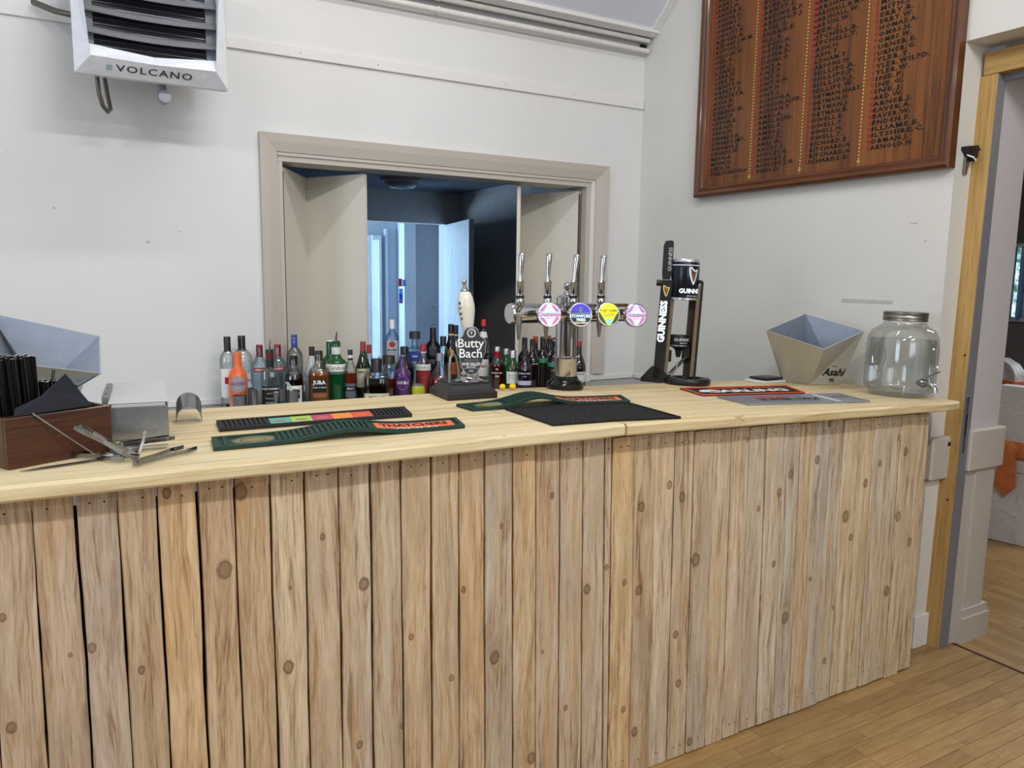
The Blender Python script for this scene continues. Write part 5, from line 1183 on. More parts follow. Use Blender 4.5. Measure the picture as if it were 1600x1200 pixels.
post(-0.0658, -0.053, -0.0538, -0.041, PY+0.004, PY+0.046, 0.03, 0.392, M_GB, 'post_liner')
rp_ = post(0.050, 0.059, 0.057, 0.067, -0.035, 0.035, 0.012, 0.400, M_GF, 'frame_post')
post(0.036, 0.0498, 0.044, 0.0568, -0.034, 0.034, 0.03, 0.392, M_GB, 'post_liner')
post(0.008, 0.0356, 0.016, 0.0436, 0.024, 0.034, 0.012, 0.392, plain('mesh_bronze', (72, 62, 48), 0.6, bump=0.6, scale=400), 'rear_spine')
ar = MB(); ar.prism([(-0.098, 0.400), (-0.041, 0.400), (-0.040, 0.404), (-0.050, 0.411), (-0.090, 0.409)], 0.05, 'XZ', PY); obj('post_cap', ar, M_GF, gs)
ar = MB(); ar.prism([(0.044, 0.400), (0.067, 0.400), (0.066, 0.408), (0.058, 0.414), (0.040, 0.416), (0.036, 0.408)], 0.06, 'XZ', -0.03); obj('post_cap', ar, M_GF, gs)
CXo = -0.006; thc = 0.0; CY = -0.018
can = MB()
can.lathe([(0.046, 0.336), (0.050, 0.340), (0.0545, 0.346), (0.0545, 0.474), (0.052, 0.484)], 36, (CXo, CY, 0)); cobj = obj('can_body', can, plain('stout_can_black', (14, 18, 30), 0.25), gs, True, label='large dark can with white lettering and a harp')
obj('can_rim', MB().lathe([(0.0525, 0.483), (0.053, 0.488), (0.049, 0.494), (0.046, 0.492)], 36, (CXo, CY, 0)), plain('can_silver', (196, 200, 206), 0.3, 0.7), gs, True)
obj('can_line', MB().lathe([(0.0548, 0.469), (0.0548, 0.4715)], 36, (CXo, CY, 0)), plain('can_white_line', (230, 236, 244), 0.4, emit=0.3), gs, True)
obj('can_foot', MB().lathe([(0.045, 0.333), (0.0555, 0.335), (0.0555, 0.342), (0.052, 0.344)], 36, (CXo, CY, 0)), plain('can_silver', (196, 200, 206)), gs, True)
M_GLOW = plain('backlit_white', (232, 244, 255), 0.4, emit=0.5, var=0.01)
def wrapc(R, cz, off=0.0, cx=CXo, cy=CY): return lambda x, y, z: (cx+(R+0.0008)*math.sin(thc+off+x/R), cy-(R+0.0008)*math.cos(thc+off+x/R), cz+y)
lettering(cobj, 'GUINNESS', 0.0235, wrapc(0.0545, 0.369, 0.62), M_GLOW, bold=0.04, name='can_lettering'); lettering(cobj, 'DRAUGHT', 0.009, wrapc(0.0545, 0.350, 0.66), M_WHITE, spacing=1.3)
def harp(fn, s, mat, parent):
    mb = MB()
    for pts, r_ in (([(-0.5, 0.9), (-0.42, 0.2), (-0.15, -0.6), (0.05, -0.95)], 0.10), ([(0.05, -0.95), (0.30, -0.2), (0.48, 0.45), (0.5, 0.75)], 0.08), ([(0.5, 0.75), (0.2, 0.55), (-0.1, 0.75), (-0.35, 1.0), (-0.55, 0.92)], 0.09)):
        for (a, b) in zip(pts, pts[1:]):
            dv = Vector(b)-Vector(a); nn2 = Vector((-dv.y, dv.x)).normalized()*r_
            k = mb.add([fn(*((Vector(a)+nn2)*s), 0), fn(*((Vector(b)+nn2)*s), 0), fn(*((Vector(b)-nn2)*s), 0), fn(*((Vector(a)-nn2)*s), 0)]); mb.face(range(k, k+4))
    obj('harp_outline', mb, mat, parent)
    mb = MB(); k = mb.add([fn(x*s, y*s, 0) for x, y in ((-0.34, 0.7), (-0.05, 0.62), (0.34, 0.45), (0.02, -0.7))]); mb.face(range(k, k+4)); obj('harp_fill', mb, plain('harp_gold', (150, 104, 58), 0.35, 0.5), parent)
harp(wrapc(0.0545, 0.428, 0.62), 0.034, plain('harp_silver', (206, 214, 222), 0.3, emit=0.15), cobj)
lettering(lp_, 'GUINNESS', 0.036, lambda x, y, z: (-0.084+0.028*(0.245+x-0.2)-y, PY-0.0008, 0.245+x), M_GLOW, bold=0.05, xs=0.98)
harp(lambda x, y, z: (-0.076+x, PY-0.0008, 0.366+y), 0.022, plain('harp_gold_line', (196, 190, 120), 0.35, emit=0.2), lp_)
hd_ = MB(); hd_.prism([(-0.094, 0.412), (-0.066, 0.412), (-0.058, 0.436), (-0.058, 0.560), (-0.066, 0.566), (-0.090, 0.563), (-0.097, 0.545), (-0.097, 0.440)], 0.03, 'XZ', -0.035); ho = obj('pull_lever', hd_, M_GF, gs)
lettering(ho, 'GUINNESS', 0.020, lambda x, y, z: (-0.068-y, -0.0356, 0.492+x), plain('grey_post_print', (196, 198, 202), 0.4), bold=0.0)
obj('lever_pivot', MB().lathe([(0.012, -0.018), (0.012, 0.018)], 14, (-0.098, -0.03, 0.398), axis='X'), M_GF, gs, True)
fn_ = MB(); fn_.lathe([(0.0, 0.104), (0.007, 0.104), (0.010, 0.112), (0.013, 0.132), (0.024, 0.142), (0.038, 0.147), (0.0400, 0.153), (0.0400, 0.190), (0.039, 0.194), (0.030, 0.194), (0.028, 0.186), (0.0, 0.184)], 30, (-0.014, -0.010, 0)); fo = obj('filling_cup', fn_, M_GF, gs, True)
obj('cup_band', MB().lathe([(0.0406, 0.1500), (0.0406, 0.1545)], 30, (-0.014, -0.010, 0)), plain('band_silver', (150, 152, 156), 0.3, 0.8), gs, True)
lettering(fo, 'GUINNESS', 0.016, wrapc(0.0400, 0.176, 0.45, -0.014, -0.010), M_WHITE, bold=0.0); lettering(fo, 'DRAUGHT', 0.007, wrapc(0.0400, 0.163, 0.5, -0.014, -0.010), M_WHITE)
obj('cup_bracket', MB().box(0.000, 0.036, -0.006, 0.012, 0.098, 0.150, 0.004), M_GF, gs); obj('inner_pad', MB().box(-0.053, -0.040, -0.030, -0.008, 0.085, 0.132, 0.003), M_GF, gs)
sb_ = MB(); sb_.tube([(0.020, -0.005, 0.108), (-0.050, -0.030, 0.028)], 0.007, 8); obj('diagonal_strut', sb_, M_GF, gs)
obj('side_hose', MB().tube([(-0.014, -0.038, 0.082), (-0.017, -0.044, 0.062), (-0.030, -0.046, 0.042), (-0.052, -0.046, 0.034)], 0.004, 8), M_DSTEEL, gs, True)

# ---- glass drinks jar
jx, jy = 2.772, 1.845; jz = zt(jx)+0.0012
thc = -math.asin(2.12/3.17)
jr = thing('drinks_jar', 'large glass drinks jar of water with a metal lid and tap', 'drinks dispenser', (jx, jy, jz)); lean(jr)
jp_out = [(0.0, 0.004), (0.080, 0.002), (0.100, 0.006), (0.114, 0.022), (0.119, 0.045), (0.120, 0.110), (0.1195, 0.190), (0.117, 0.225), (0.106, 0.252), (0.090, 0.266), (0.078, 0.274), (0.075, 0.282), (0.075, 0.302)]
M_JG = glassy('jar_glass', (0.985, 0.995, 0.99), 0.05, 0.22)
JR_ = [1.0]*len(jp_out)
obj('glass_body', MB().lathe(jp_out, 56, sq=[2.0 if (h < 0.02 or h > 0.262) else 2.5 for r, h in jp_out]), M_JG, jr, True)
wt = [(0.0, 0.010), (0.085, 0.011), (0.104, 0.022), (0.111, 0.045), (0.112, 0.110), (0.1115, 0.190), (0.110, 0.219), (0.0, 0.219)]
obj('water', MB().lathe([(r*0.985, h) for r, h in wt], 56, sq=[2.0 if h < 0.015 else 2.4 for r, h in wt]), glassy('water', (0.975, 0.99, 0.99), 0.03, 0.10), jr, True)
ld = [(0.077, 0.288), (0.0795, 0.290), (0.0795, 0.296), (0.0775, 0.298), (0.0795, 0.300), (0.0795, 0.306), (0.078, 0.309), (0.0795, 0.311), (0.0795, 0.321), (0.075, 0.324), (0.0, 0.324)]
obj('lid', MB().lathe(ld, 40), plain('aged_tin_lid', (150, 148, 142), 0.35, 0.9), jr, True)
tp = thing_loc = None
a_t = math.radians(-104); e = Vector((math.cos(a_t), math.sin(a_t), 0)); sd = Vector((-e.y, e.x, 0))
P0 = Vector((0, 0, 0.062))
tpm = MB(); tpm.tube([P0+e*0.108, P0+e*0.124], 0.016, 16); tpm.tube([P0+e*0.122, P0+e*0.150, P0+e*0.165+Vector((0, 0, -0.004)), P0+e*0.178+Vector((0, 0, -0.016)), P0+e*0.181+Vector((0, 0, -0.030))], [0.010, 0.012, 0.010, 0.009, 0.008], 12)
tp_ = obj('tap', tpm, M_CHROME, jr, True)
th_ = MB(); th_.tube([P0+e*0.148, P0+e*0.148+Vector((0, 0, 0.026))], 0.006, 8); th_.strip([P0+e*0.138+Vector((0, 0, 0.026)), P0+e*0.165+Vector((0, 0, 0.034)), P0+e*0.188+Vector((0, 0, 0.048))], sd*0.012, 0.003, (0, 0, 1)); obj('tap_lever', th_, M_STEEL, tp_)
obj('tap_nut', MB().lathe([(0.012, -0.006), (0.012, 0.006)], 6, tuple(P0+e*0.100), axis='Z'), M_CHROME, tp_)
# embossed ornament on the glass
em = MB()
for s_ in (-1, 1):
    for (a0, z0_, w_, h_) in ((0.95, 0.15, 0.035, 0.06),):
        pts = []
        for q in range(17):
            u = 2*PI*q/16; aa = thc+s_*a0+w_/0.12*math.cos(u)*0.8; zz = z0_+h_*math.sin(u)*(0.9 if abs(math.cos(u)) > 0.3 else 1.0); rr_ = 0.1235
            nn3 = 2.5; cth, sth = abs(math.sin(aa)), abs(math.cos(aa)); rad = 0.1205/((cth**nn3+sth**nn3)**(1/nn3))
            pts.append((rad*math.sin(aa), -rad*math.cos(aa), zz))
        em = MB(); em.tube(pts, 0.0022, 6); obj('embossed_scroll', em, glassy('embossed_glass', (0.90, 0.94, 0.95), 0.25, 0.3), jr, True)

# ================================================================== BOTTLES
M_CLEAR = glassy('clear_glass', (0.93, 0.96, 0.96), 0.07, 0.55)
M_CLEARB = glassy('blue_clear_glass', (0.80, 0.92, 0.97), 0.08, 0.6)
M_GREENG = plain('green_glass', (14, 82, 40), 0.08, var=0.2, scale=8, coat=0.6); M_DKGREEN = plain('dark_green_glass', (26, 38, 18), 0.08, coat=0.6)
M_BLKG = plain('black_glass', (14, 12, 14), 0.07, coat=0.6)
M_WINE = plain('wine_bottle_glass', (18, 16, 14), 0.08, coat=0.6)
SHAPES = {
 'vodka': [(0.0, 0.0), (0.94, 0.0), (1, 0.02), (1, 0.66), (0.97, 0.71), (0.85, 0.76), (0.58, 0.80), (0.38, 0.83), (0.34, 0.88), (0.34, 0.98)],
 'smir': [(0.0, 0.0), (0.94, 0.0), (1, 0.02), (1, 0.64), (0.96, 0.68), (0.70, 0.74), (0.48, 0.785), (0.40, 0.82), (0.38, 0.98)],
 'slope': [(0.0, 0.0), (0.92, 0.0), (1, 0.02), (1, 0.52), (0.92, 0.60), (0.68, 0.70), (0.46, 0.79), (0.36, 0.86), (0.34, 0.98)],
 'wine': [(0.0, 0.0), (0.95, 0.0), (1, 0.015), (1, 0.60), (0.97, 0.64), (0.80, 0.69), (0.52, 0.735), (0.41, 0.77), (0.38, 0.98)],
 'burg': [(0.0, 0.0), (0.95, 0.0), (1, 0.015), (1, 0.42), (0.94, 0.50), (0.74, 0.60), (0.52, 0.69), (0.40, 0.76), (0.36, 0.98)],
 'flask': [(0.0, 0.0), (0.95, 0.0), (1, 0.02), (1, 0.58), (0.98, 0.64), (0.80, 0.70), (0.50, 0.74), (0.40, 0.78), (0.38, 0.98)],
 'square': [(0.0, 0.0), (0.97, 0.0), (1, 0.015), (1, 0.62), (0.93, 0.665), (0.50, 0.70), (0.38, 0.73), (0.36, 0.98)],
 'bulb': [(0.0, 0.0), (0.60, 0.0), (0.78, 0.04), (0.98, 0.20), (1, 0.32), (0.92, 0.46), (0.66, 0.60), (0.40, 0.70), (0.30, 0.80), (0.30, 0.98)],
 'arch': [(0.0, 0.0), (0.90, 0.0), (0.96, 0.02), (1, 0.55), (0.97, 0.62), (0.80, 0.70), (0.52, 0.75), (0.42, 0.79), (0.42, 0.98)],
}
def radius_at(prof, r, H, z):
    for (a, h0), (b, h1) in zip(prof, prof[1:]):
        if h0*H <= z <= h1*H: return r*(a+(b-a)*((z-h0*H)/max(1e-9, (h1-h0)*H)))
    return r*prof[-1][0]
SUP = 0.9005      # back worktop; the hatch sill is higher
SILL = 0.9495
YS = {(354.5, 526): 3.522, (377, 524.5): 3.569, (370.5, 551): 3.43, (421, 546): 3.461, (459.5, 523): 3.585, (458.5, 556): 3.459, (487, 541.5): 3.561, (498, 548): 3.441, (516, 531.5): 3.59, (525, 533): 3.483, (547, 546.5): 3.414, (567, 533.5): 3.516, (576.5, 538.5): 3.595, (588, 560.5): 3.422, (607.5, 555.5): 3.496, (594.5, 556.5): 3.612, (612.5, 499.5): 3.745, (632, 541.5): 3.56, (629, 555): 3.396, (648, 518): 3.717, (661.5, 538): 3.468, (676.5, 512): 3.822, (692.5, 525.5): 3.725, (687, 552): 3.377, (755.5, 499): 3.71, (745, 512): 3.783, (762, 540): 3.823, (777, 541.5): 3.502, (791, 544.5): 3.561, (773, 553): 3.63, (801.5, 547.5): 3.423, (820.5, 546): 3.328, (405, 538.5): 3.597, (433.5, 538): 3.63, (704.5, 506.5): 3.773, (712, 508): 3.839, (820, 527.5): 3.578, (832.5, 530): 3.378, (837, 525.5): 3.63, (848.5, 526): 3.425, (857, 524.5): 3.567, (860, 528): 3.496, (868, 527): 3.63, (868.5, 530.5): 3.312, (881, 529): 3.515, (904.5, 533.5): 3.5, (653.5, 600.5): 3.344, (374, 617.5): 3.331, (391, 606): 3.361, (396.5, 608.5): 3.326, (457, 609.5): 3.32, (431, 612.5): 3.304}
def bottle(label, px, pytop, wpx, Y, shape, glass, group=None, sup=SUP, liquid=None, level=0.6, cap=None, capf=0.86, capr=1.12, labels=(), texts=(), sq=2.0, pourer=False, name='bottle', extra=None, turn=0.0, neckband=None, cat='bottle'):
    Y = YS.get((px, pytop), Y)+{588: -0.035, 607.5: -0.01, 594.5: 0.02, 516: 0.015, 498: -0.012}.get(px, 0); p = on_y(px, pytop, Y); H = p.z-sup; depth = (p-CAMP).dot(cf); r = wpx/2/FPX*depth
    th = -math.asin(p.x/math.hypot(p.x, Y))+turn
    t = thing(name, label, cat, (p.x, Y, sup), th, group)
    prof = SHAPES[shape]; Hb = H
    pts = [(a*r, h*H) for a, h in prof]
    sqs = [sq if a > 0.6 else 2.0 for a, h in prof]
    obj('glass', MB().lathe(pts, 28, sq=sqs), glass, t, True)
    if liquid:
        lv = [(a*r*0.90, max(0.006, h*H)) for a, h in prof if 0 < h*H < level*H] ; lr = radius_at(prof, r, H, level*H)*0.90
        lv = [(lv[0][0]*0.98 if lv else r*0.85, 0.006)]+lv+[(lr, level*H)]
        obj('liquid', MB().lathe(lv, 24, sq=[sq if a > r*0.55 else 2.0 for a, h in lv]), liquid, t, True)
    nr = prof[-1][0]*r*capr
    if cap:
        cm_ = MB()
        if pourer:
            cm_.lathe([(nr, capf*H), (nr, H*0.985), (nr*0.9, H)], 16); obj('cap', cm_, cap, t, True)
            pm = MB(); pm.tube([(0, 0, H), (0.0, -0.002, H+0.020), (0.004, -0.010, H+0.034), (0.006, -0.014, H+0.046)], [0.005, 0.0045, 0.0035, 0.0028], 8); obj('pourer', pm, M_CHROME, t, True)
        else:
            cm_.lathe([(nr, capf*H), (nr, capf*H+0.002), (nr*0.985, capf*H+0.003), (nr*0.985, H-0.002), (nr*0.93, H)], 18); obj('cap', cm_, cap, t, True)
    if neckband:
        f0_, f1_, nm_ = neckband; obj('neck_band', MB().lathe([(nr*1.02, f0_*H), (nr*1.02, f1_*H)], 18), nm_, t, True)
    def srf(x, z, off=0.0006):
        R = radius_at(prof, r, H, z)
        a = x/max(R, 1e-4); 
        if sq > 2.2: 
            n_ = sq; aa = a; den = (abs(math.sin(aa))**n_+abs(math.cos(aa))**n_)**(1/n_); return Vector(((R/den+off)*math.sin(aa), -(R/den+off)*math.cos(aa), z))
        return Vector(((R+off)*math.sin(a), -(R+off)*math.cos(a), z))
    for (f0_, f1_, hw, mat_, *kind) in labels:
        mb = MB(); n = 10
        if kind and kind[0] == 'disc':
            cz = (f0_+f1_)/2*H; rz_ = (f1_-f0_)/2*H; rows = []
            for q in range(15):
                x = -hw*rz_*math.cos(PI*q/14); h_ = max(0.0002, rz_*math.sin(PI*q/14)); rows.append(mb.add([srf(x, cz-h_, 0.0011), srf(x, cz-h_*0.4, 0.0011), srf(x, cz+h_*0.4, 0.0011), srf(x, cz+h_, 0.0011)]))
            for A_, B_ in zip(rows, rows[1:]):
                for q in range(3): mb.face([A_+q, B_+q, B_+q+1, A_+q+1])
        else:
            hwx = hw*radius_at(prof, r, H, (f0_+f1_)/2*H); rows = []
            off = kind[0] if kind else 0.0006
            for q in range(n+1):
                x = -hwx+2*hwx*q/n; rows.append(mb.add([srf(x, (f0_+(f1_-f0_)*zz_/8)*H, off+0.0003) for zz_ in range(9)]))
            for A_, B_ in zip(rows, rows[1:]):
                for zz_ in range(8): mb.face([A_+zz_, B_+zz_, B_+zz_+1, A_+zz_+1])
        obj('paper_label', mb, mat_, t)
    for (s_, size, f_, mat_, *kw) in texts:
        kw = kw[0] if kw else {}; kw.setdefault('res', 1)
        dx_ = kw.pop('dx', 0.0)
        obj('lettering', text_mesh(s_, size, lambda x, y, z: srf(x+dx_, f_*H+y, 0.0013), **kw), mat_, t)
    if extra: extra(t, r, H, srf)
    return t
wh = plain('label_white', (226, 226, 222), 0.6); cream = plain('label_cream', (206, 202, 176), 0.6); blk = plain('label_black', (20, 20, 22), 0.5)
capk = plain('cap_black', (22, 22, 24), 0.35); capr_ = plain('cap_red', (150, 24, 36), 0.35, coat=0.3); caps = plain('cap_silver', (190, 190, 190), 0.3, 0.8); capw = plain('cap_white', (226, 226, 226), 0.4)
capbr = plain('cap_dark_brown', (42, 32, 24), 0.45); capn = plain('cap_navy', (16, 20, 36), 0.4); red = plain('label_red', (176, 26, 36), 0.5); blu = plain('label_blue', (36, 62, 140), 0.5)
l_red = plain('liquid_red', (136, 18, 24), 0.15, coat=0.3); l_pink = plain('liquid_pink', (200, 74, 74), 0.15, coat=0.3); l_amb = plain('liquid_amber', (146, 74, 16), 0.12, var=0.2, scale=10, coat=0.4); l_dk = plain('liquid_near_black', (20, 10, 10), 0.1, coat=0.4)
l_mar = plain('liquid_maroon', (84, 10, 18), 0.12, coat=0.4); l_amb2 = plain('liquid_reddish_amber', (130, 40, 18), 0.12, coat=0.4); l_wat = solid_glass('clear_spirit', 'f2f7f6', 0.0, 1.12)
GB = 'bottles on the back worktop'
bottle('tall clear vodka bottle with black cap, white label with a red and black square', 354.5, 526, 24, 3.52, 'vodka', M_CLEAR, GB, cap=capk, capf=0.80, capr=1.3, labels=[(0.20, 0.58, 1.15, wh), (0.38, 0.47, 0.45, red, 0.001), (0.06, 0.11, 0.45, blk)], texts=[('K', 0.016, 0.425, blk, {'bold': 0.05})])
bottle('tall clear spirit bottle with black cap, half hidden by the orange bottle', 377, 524.5, 30, 3.56, 'vodka', M_CLEAR, GB, cap=capk, capf=0.80, capr=1.15, labels=[(0.18, 0.50, 0.9, plain('label_pale_blue', (196, 208, 226), 0.6))], texts=[('Vodka', 0.02, 0.40, blu, {'dx': 0.02})])
oj = NT('orange_frosted'); zz = oj.sep(oj.coord())[2]; oj.bsdf(oj.ramp(oj.step(zz, 0.02, 0.09), [(0.0, lin((228, 178, 140))), (1.0, lin((226, 104, 50)))]), 0.35, coat=0.2)
bottle('orange schnapps bottle with a grey round label at the heater end', 370.5, 551, 28.5, 3.44, 'arch', oj.m, GB, cap=plain('orange_cap', (232, 104, 48), 0.35), capf=0.84, capr=1.02, labels=[(0.37, 0.63, 1.0, plain('label_grey', (150, 150, 158), 0.4), 'disc')], texts=[('ARCHERS', 0.019, 0.51, plain('label_magenta', (170, 36, 70), 0.5), {'bold': 0.02, 'xs': 0.85}), ('PEACH', 0.007, 0.445, wh)])
for px_b, py_b, lab, yy in ((405, 538.5, 'clear vodka bottle with a dark red cap and small red label, nearer the orange bottle', 3.56), (433.5, 538, 'clear vodka bottle with a dark red cap behind the black-labelled whiskey', 3.58)):
    bottle(lab, px_b, py_b, 27, yy, 'smir', M_CLEARB, GB, cap=capr_, capf=0.80, capr=1.0, labels=[(0.57, 0.64, 0.75, red), (0.06, 0.26, 0.7, plain('label_grey_film', (150, 152, 150), 0.5))], texts=[('SMIRNOFF', 0.013, 0.605, wh, {'bold': 0.04, 'xs': 0.75})])
bottle('black-labelled whiskey bottle with a chrome pourer', 421, 546, 28, 3.47, 'square', M_CLEAR, GB, cap=plain('cap_neck_black', (26, 28, 24), 0.4), capf=0.70, capr=1.15, pourer=True, sq=3.2, labels=[(0.05, 0.42, 0.92, blk)], texts=[('JACK DANIEL\'S', 0.0115, 0.375, wh, {'bold': 0.02}), ('Old No.7', 0.009, 0.30, wh), ('Tennessee', 0.010, 0.22, wh), ('WHISKEY', 0.010, 0.15, wh)], neckband=(0.86, 0.94, plain('collar_maroon', (110, 16, 26), 0.4)))
def rings(t, r, H, srf):
    for s in (-1, 1):
        mb = MB(); cz = 0.66*H; mb.tube([(s*(r*0.86)+0.011*math.cos(2*PI*q/14), 0, cz+0.011*math.sin(2*PI*q/14)) for q in range(15)], 0.0028, 6); obj('ring_handle', mb, M_CLEAR, t, True)
bottle('tall frosted bottle with a bright blue capsule behind the ring-handled rum', 459.5, 523, 25, 3.58, 'vodka', glassy('frosted_grey', (0.70, 0.72, 0.74), 0.10, 0.4), GB, cap=plain('capsule_blue', (30, 62, 150), 0.35), capf=0.82, capr=1.12, texts=[('V', 0.017, 0.90, wh, {'bold': 0.03})], neckband=(0.945, 0.955, caps))
bottle('dark rum bottle with two small glass ring handles', 458.5, 556, 29, 3.46, 'arch', M_CLEAR, GB, liquid=l_dk, level=0.68, cap=capk, capf=0.83, capr=1.0, labels=[(0.06, 0.46, 0.9, wh), (0.22, 0.39, 0.6, blk, 0.001)], texts=[('KRAKEN', 0.011, 0.31, wh, {'dx': 0.0, 'bold': 0.02})], extra=rings)
bottle('opaque white liqueur bottle with a dark cap', 487, 541.5, 23, 3.56, 'slope', plain('white_opaque_glass', (206, 208, 212), 0.25, coat=0.4), GB, cap=capbr, capf=0.83, capr=1.15, texts=[('MALIBU', 0.014, 0.49, blk, {'shear': 0.3, 'dx': -0.006})])
bottle('amber malt whisky bottle with a black square label and tan strip', 498, 548, 33, 3.46, 'flask', M_CLEAR, GB, liquid=l_amb, level=0.66, cap=capbr, capf=0.83, capr=0.95, sq=2.5, labels=[(0.31, 0.53, 0.62, blk), (0.215, 0.29, 0.62, plain('label_tan', (150, 92, 50), 0.6))], texts=[('JURA', 0.024, 0.47, wh, {'bold': 0.05, 'xs': 0.95}), ('AGED 10 YEARS', 0.008, 0.385, wh, {'bold': 0.02})])
gl = [(0.54, 0.655, 1.1, wh)]
bottle('green gin bottle with a white cap, half hidden behind the one with a pourer', 516, 531.5, 33, 3.58, 'flask', M_GREENG, GB, cap=capw, capf=0.84, capr=1.0)
bottle('large green gin bottle with a white label and a chrome pourer', 525, 533, 35, 3.46, 'flask', M_GREENG, GB, cap=capk, capf=0.925, capr=0.95, pourer=True, labels=gl+[(0.80, 0.91, 1.6, wh, 0.0012)], texts=[("Gordon's", 0.026, 0.60, plain('script_navy', (40, 50, 80), 0.5), {'shear': 0.3}), ('LONDON DRY GIN', 0.008, 0.515, wh)])
bottle('slim blended whisky bottle with a dark and white cap', 547, 546.5, 19, 3.46, 'smir', M_CLEAR, GB, liquid=l_amb2, level=0.60, cap=plain('cap_teal_black', (24, 40, 48), 0.4), capf=0.82, capr=1.1, labels=[(0.17, 0.42, 1.0, plain('label_slate', (92, 96, 108), 0.5)), (0.29, 0.37, 1.0, blk, 0.001)], texts=[("BELL'S", 0.013, 0.33, wh, {'bold': 0.02})], neckband=(0.86, 0.91, wh))
bottle('green glass irish whiskey bottle with a red cap and cream label', 567, 533.5, 24, 3.50, 'slope', M_DKGREEN, GB, cap=capr_, capf=0.84, capr=1.1, labels=[(0.26, 0.565, 0.95, cream)], texts=[('JAMESON', 0.014, 0.51, plain('label_ink', (36, 36, 30), 0.5), {'bold': 0.02, 'xs': 0.9})], neckband=None)
bottle('slim red-capped bottle with orange liquid behind the irish whiskey', 576.5, 538.5, 19, 3.60, 'smir', M_CLEAR, GB, liquid=plain('liquid_orange', (206, 96, 30), 0.2), level=0.6, cap=capr_, capf=0.84, capr=1.1, labels=[(0.35, 0.5, 1, wh)])
bottle('squat square coffee liqueur bottle with a cream label', 588, 560.5, 39, 3.42, 'square', M_CLEAR, GB, liquid=l_dk, level=0.61, cap=capk, capf=0.73, capr=1.25, sq=5.0, labels=[(0.05, 0.30, 0.98, cream)], texts=[('MR BLACK', 0.014, 0.22, blk, {'bold': 0.03}), ('COFFEE LIQUEUR', 0.006, 0.15, blk)])
bottle('square amber liqueur bottle with a wide dark stopper', 607.5, 555.5, 31, 3.50, 'square', M_CLEAR, GB, liquid=l_amb2, level=0.52, cap=capbr, capf=0.82, capr=1.75, sq=4.5)
bottle('small clear bottle with a silver cap behind the square amber one', 594.5, 556.5, 20, 3.60, 'vodka', M_CLEAR, GB, cap=caps, capf=0.86, capr=1.15, labels=[(0.4, 0.52, 0.9, wh)])
bottle('tall clear white rum bottle with a white cap standing on the hatch sill', 612.5, 499.5, 21, 3.745, 'vodka', M_CLEARB, 'bottles on the hatch sill', sup=SILL, cap=capw, capf=0.86, capr=1.15, labels=[(0.30, 0.68, 0.98, plain('label_frost', (176, 186, 192), 0.5)), (0.575, 0.67, 1.0, plain('disc_red', (170, 44, 44), 0.5), 'disc')], texts=[('BACARDI', 0.015, 0.535, blk, {'bold': 0.03, 'xs': 0.82}), ('CARTA BLANCA', 0.006, 0.49, blk)])
bottle('dark bottle with a black cap between the purple and the amber bottles', 632, 541.5, 31, 3.56, 'wine', M_BLKG, GB, cap=capk, capf=0.84, capr=1.15, texts=[('B', 0.014, 0.61, wh, {'dx': 0.010})])
bottle('purple sour liqueur bottle with a silver cap and a round logo', 629, 555, 26, 3.42, 'flask', plain('purple_glass', (76, 46, 92), 0.15, var=0.15, scale=40, coat=0.4), GB, cap=plain('cap_pewter', (140, 142, 150), 0.4, 0.5), capf=0.80, capr=1.0, labels=[(0.30, 0.60, 0.93, plain('purple_print', (120, 80, 150), 0.5), 'disc'), (0.325, 0.575, 0.93, plain('purple_inner', (66, 34, 88), 0.5), 'disc')], texts=[('SOURZ', 0.021, 0.45, wh, {'bold': 0.03, 'xs': 0.85})])
bottle('clear tequila bottle with a wide dark stopper and blue label', 648, 518, 25, 3.74, 'square', M_CLEARB, 'bottles on the hatch sill', sup=SILL, cap=plain('stopper_dark', (44, 40, 40), 0.5), capf=0.86, capr=1.9, sq=3.5, labels=[(0.44, 0.63, 0.85, blu)], texts=[('1800', 0.018, 0.53, wh, {'bold': 0.02, 'xs': 0.8})])
bottle('pink gin bottle with a red cap and white label', 661.5, 538, 25, 3.46, 'flask', M_CLEAR, GB, liquid=l_pink, level=0.54, cap=capr_, capf=0.85, capr=1.1, labels=[(0.545, 0.65, 1.1, wh)], texts=[("Gordon's", 0.021, 0.597, plain('script_navy', (40, 50, 80)), {'shear': 0.3})], neckband=(0.855, 0.87, wh))
bottle('broad matt black rum bottle with a grey skull print on the hatch sill', 676.5, 512, 24, 3.745, 'wine', plain('matt_black_glass', (14, 16, 26), 0.3), 'bottles on the hatch sill', sup=SILL, cap=capn, capf=0.82, capr=1.05, labels=[(0.46, 0.66, 0.9, plain('skull_grey', (62, 64, 72), 0.6, var=0.8, scale=120), 'disc'), (0.30, 0.40, 1.1, plain('skull_grey', (62, 64, 72)), 'disc')], texts=[('ROX', 0.016, 0.38, plain('grey_ink', (130, 130, 138), 0.5))])
bottle('clear bottle with a dark blue cap beside the black rum', 692.5, 525.5, 22, 3.73, 'smir', M_CLEARB, 'bottles on the hatch sill', sup=SILL, cap=capn, capf=0.78, capr=1.2)
for px_b, py_b, yy, lab in ((704.5, 506.5, 3.75, 'dark bottle with a gold neck band, the one nearer the blue door'), (712, 508, 3.78, 'dark bottle with a gold neck band, half behind the shield clip')):
    bottle(lab, px_b, py_b, 22, yy, 'burg', M_BLKG, 'bottles on the hatch sill', sup=SILL, cap=capk, capf=0.82, capr=1.1, neckband=(0.80, 0.83, M_GOLDP), labels=[(0.40, 0.56, 0.7, plain('label_yellow', (196, 150, 40), 0.5), 'disc'), (0.10, 0.32, 0.9, plain('label_rust', (150, 72, 30), 0.5))])
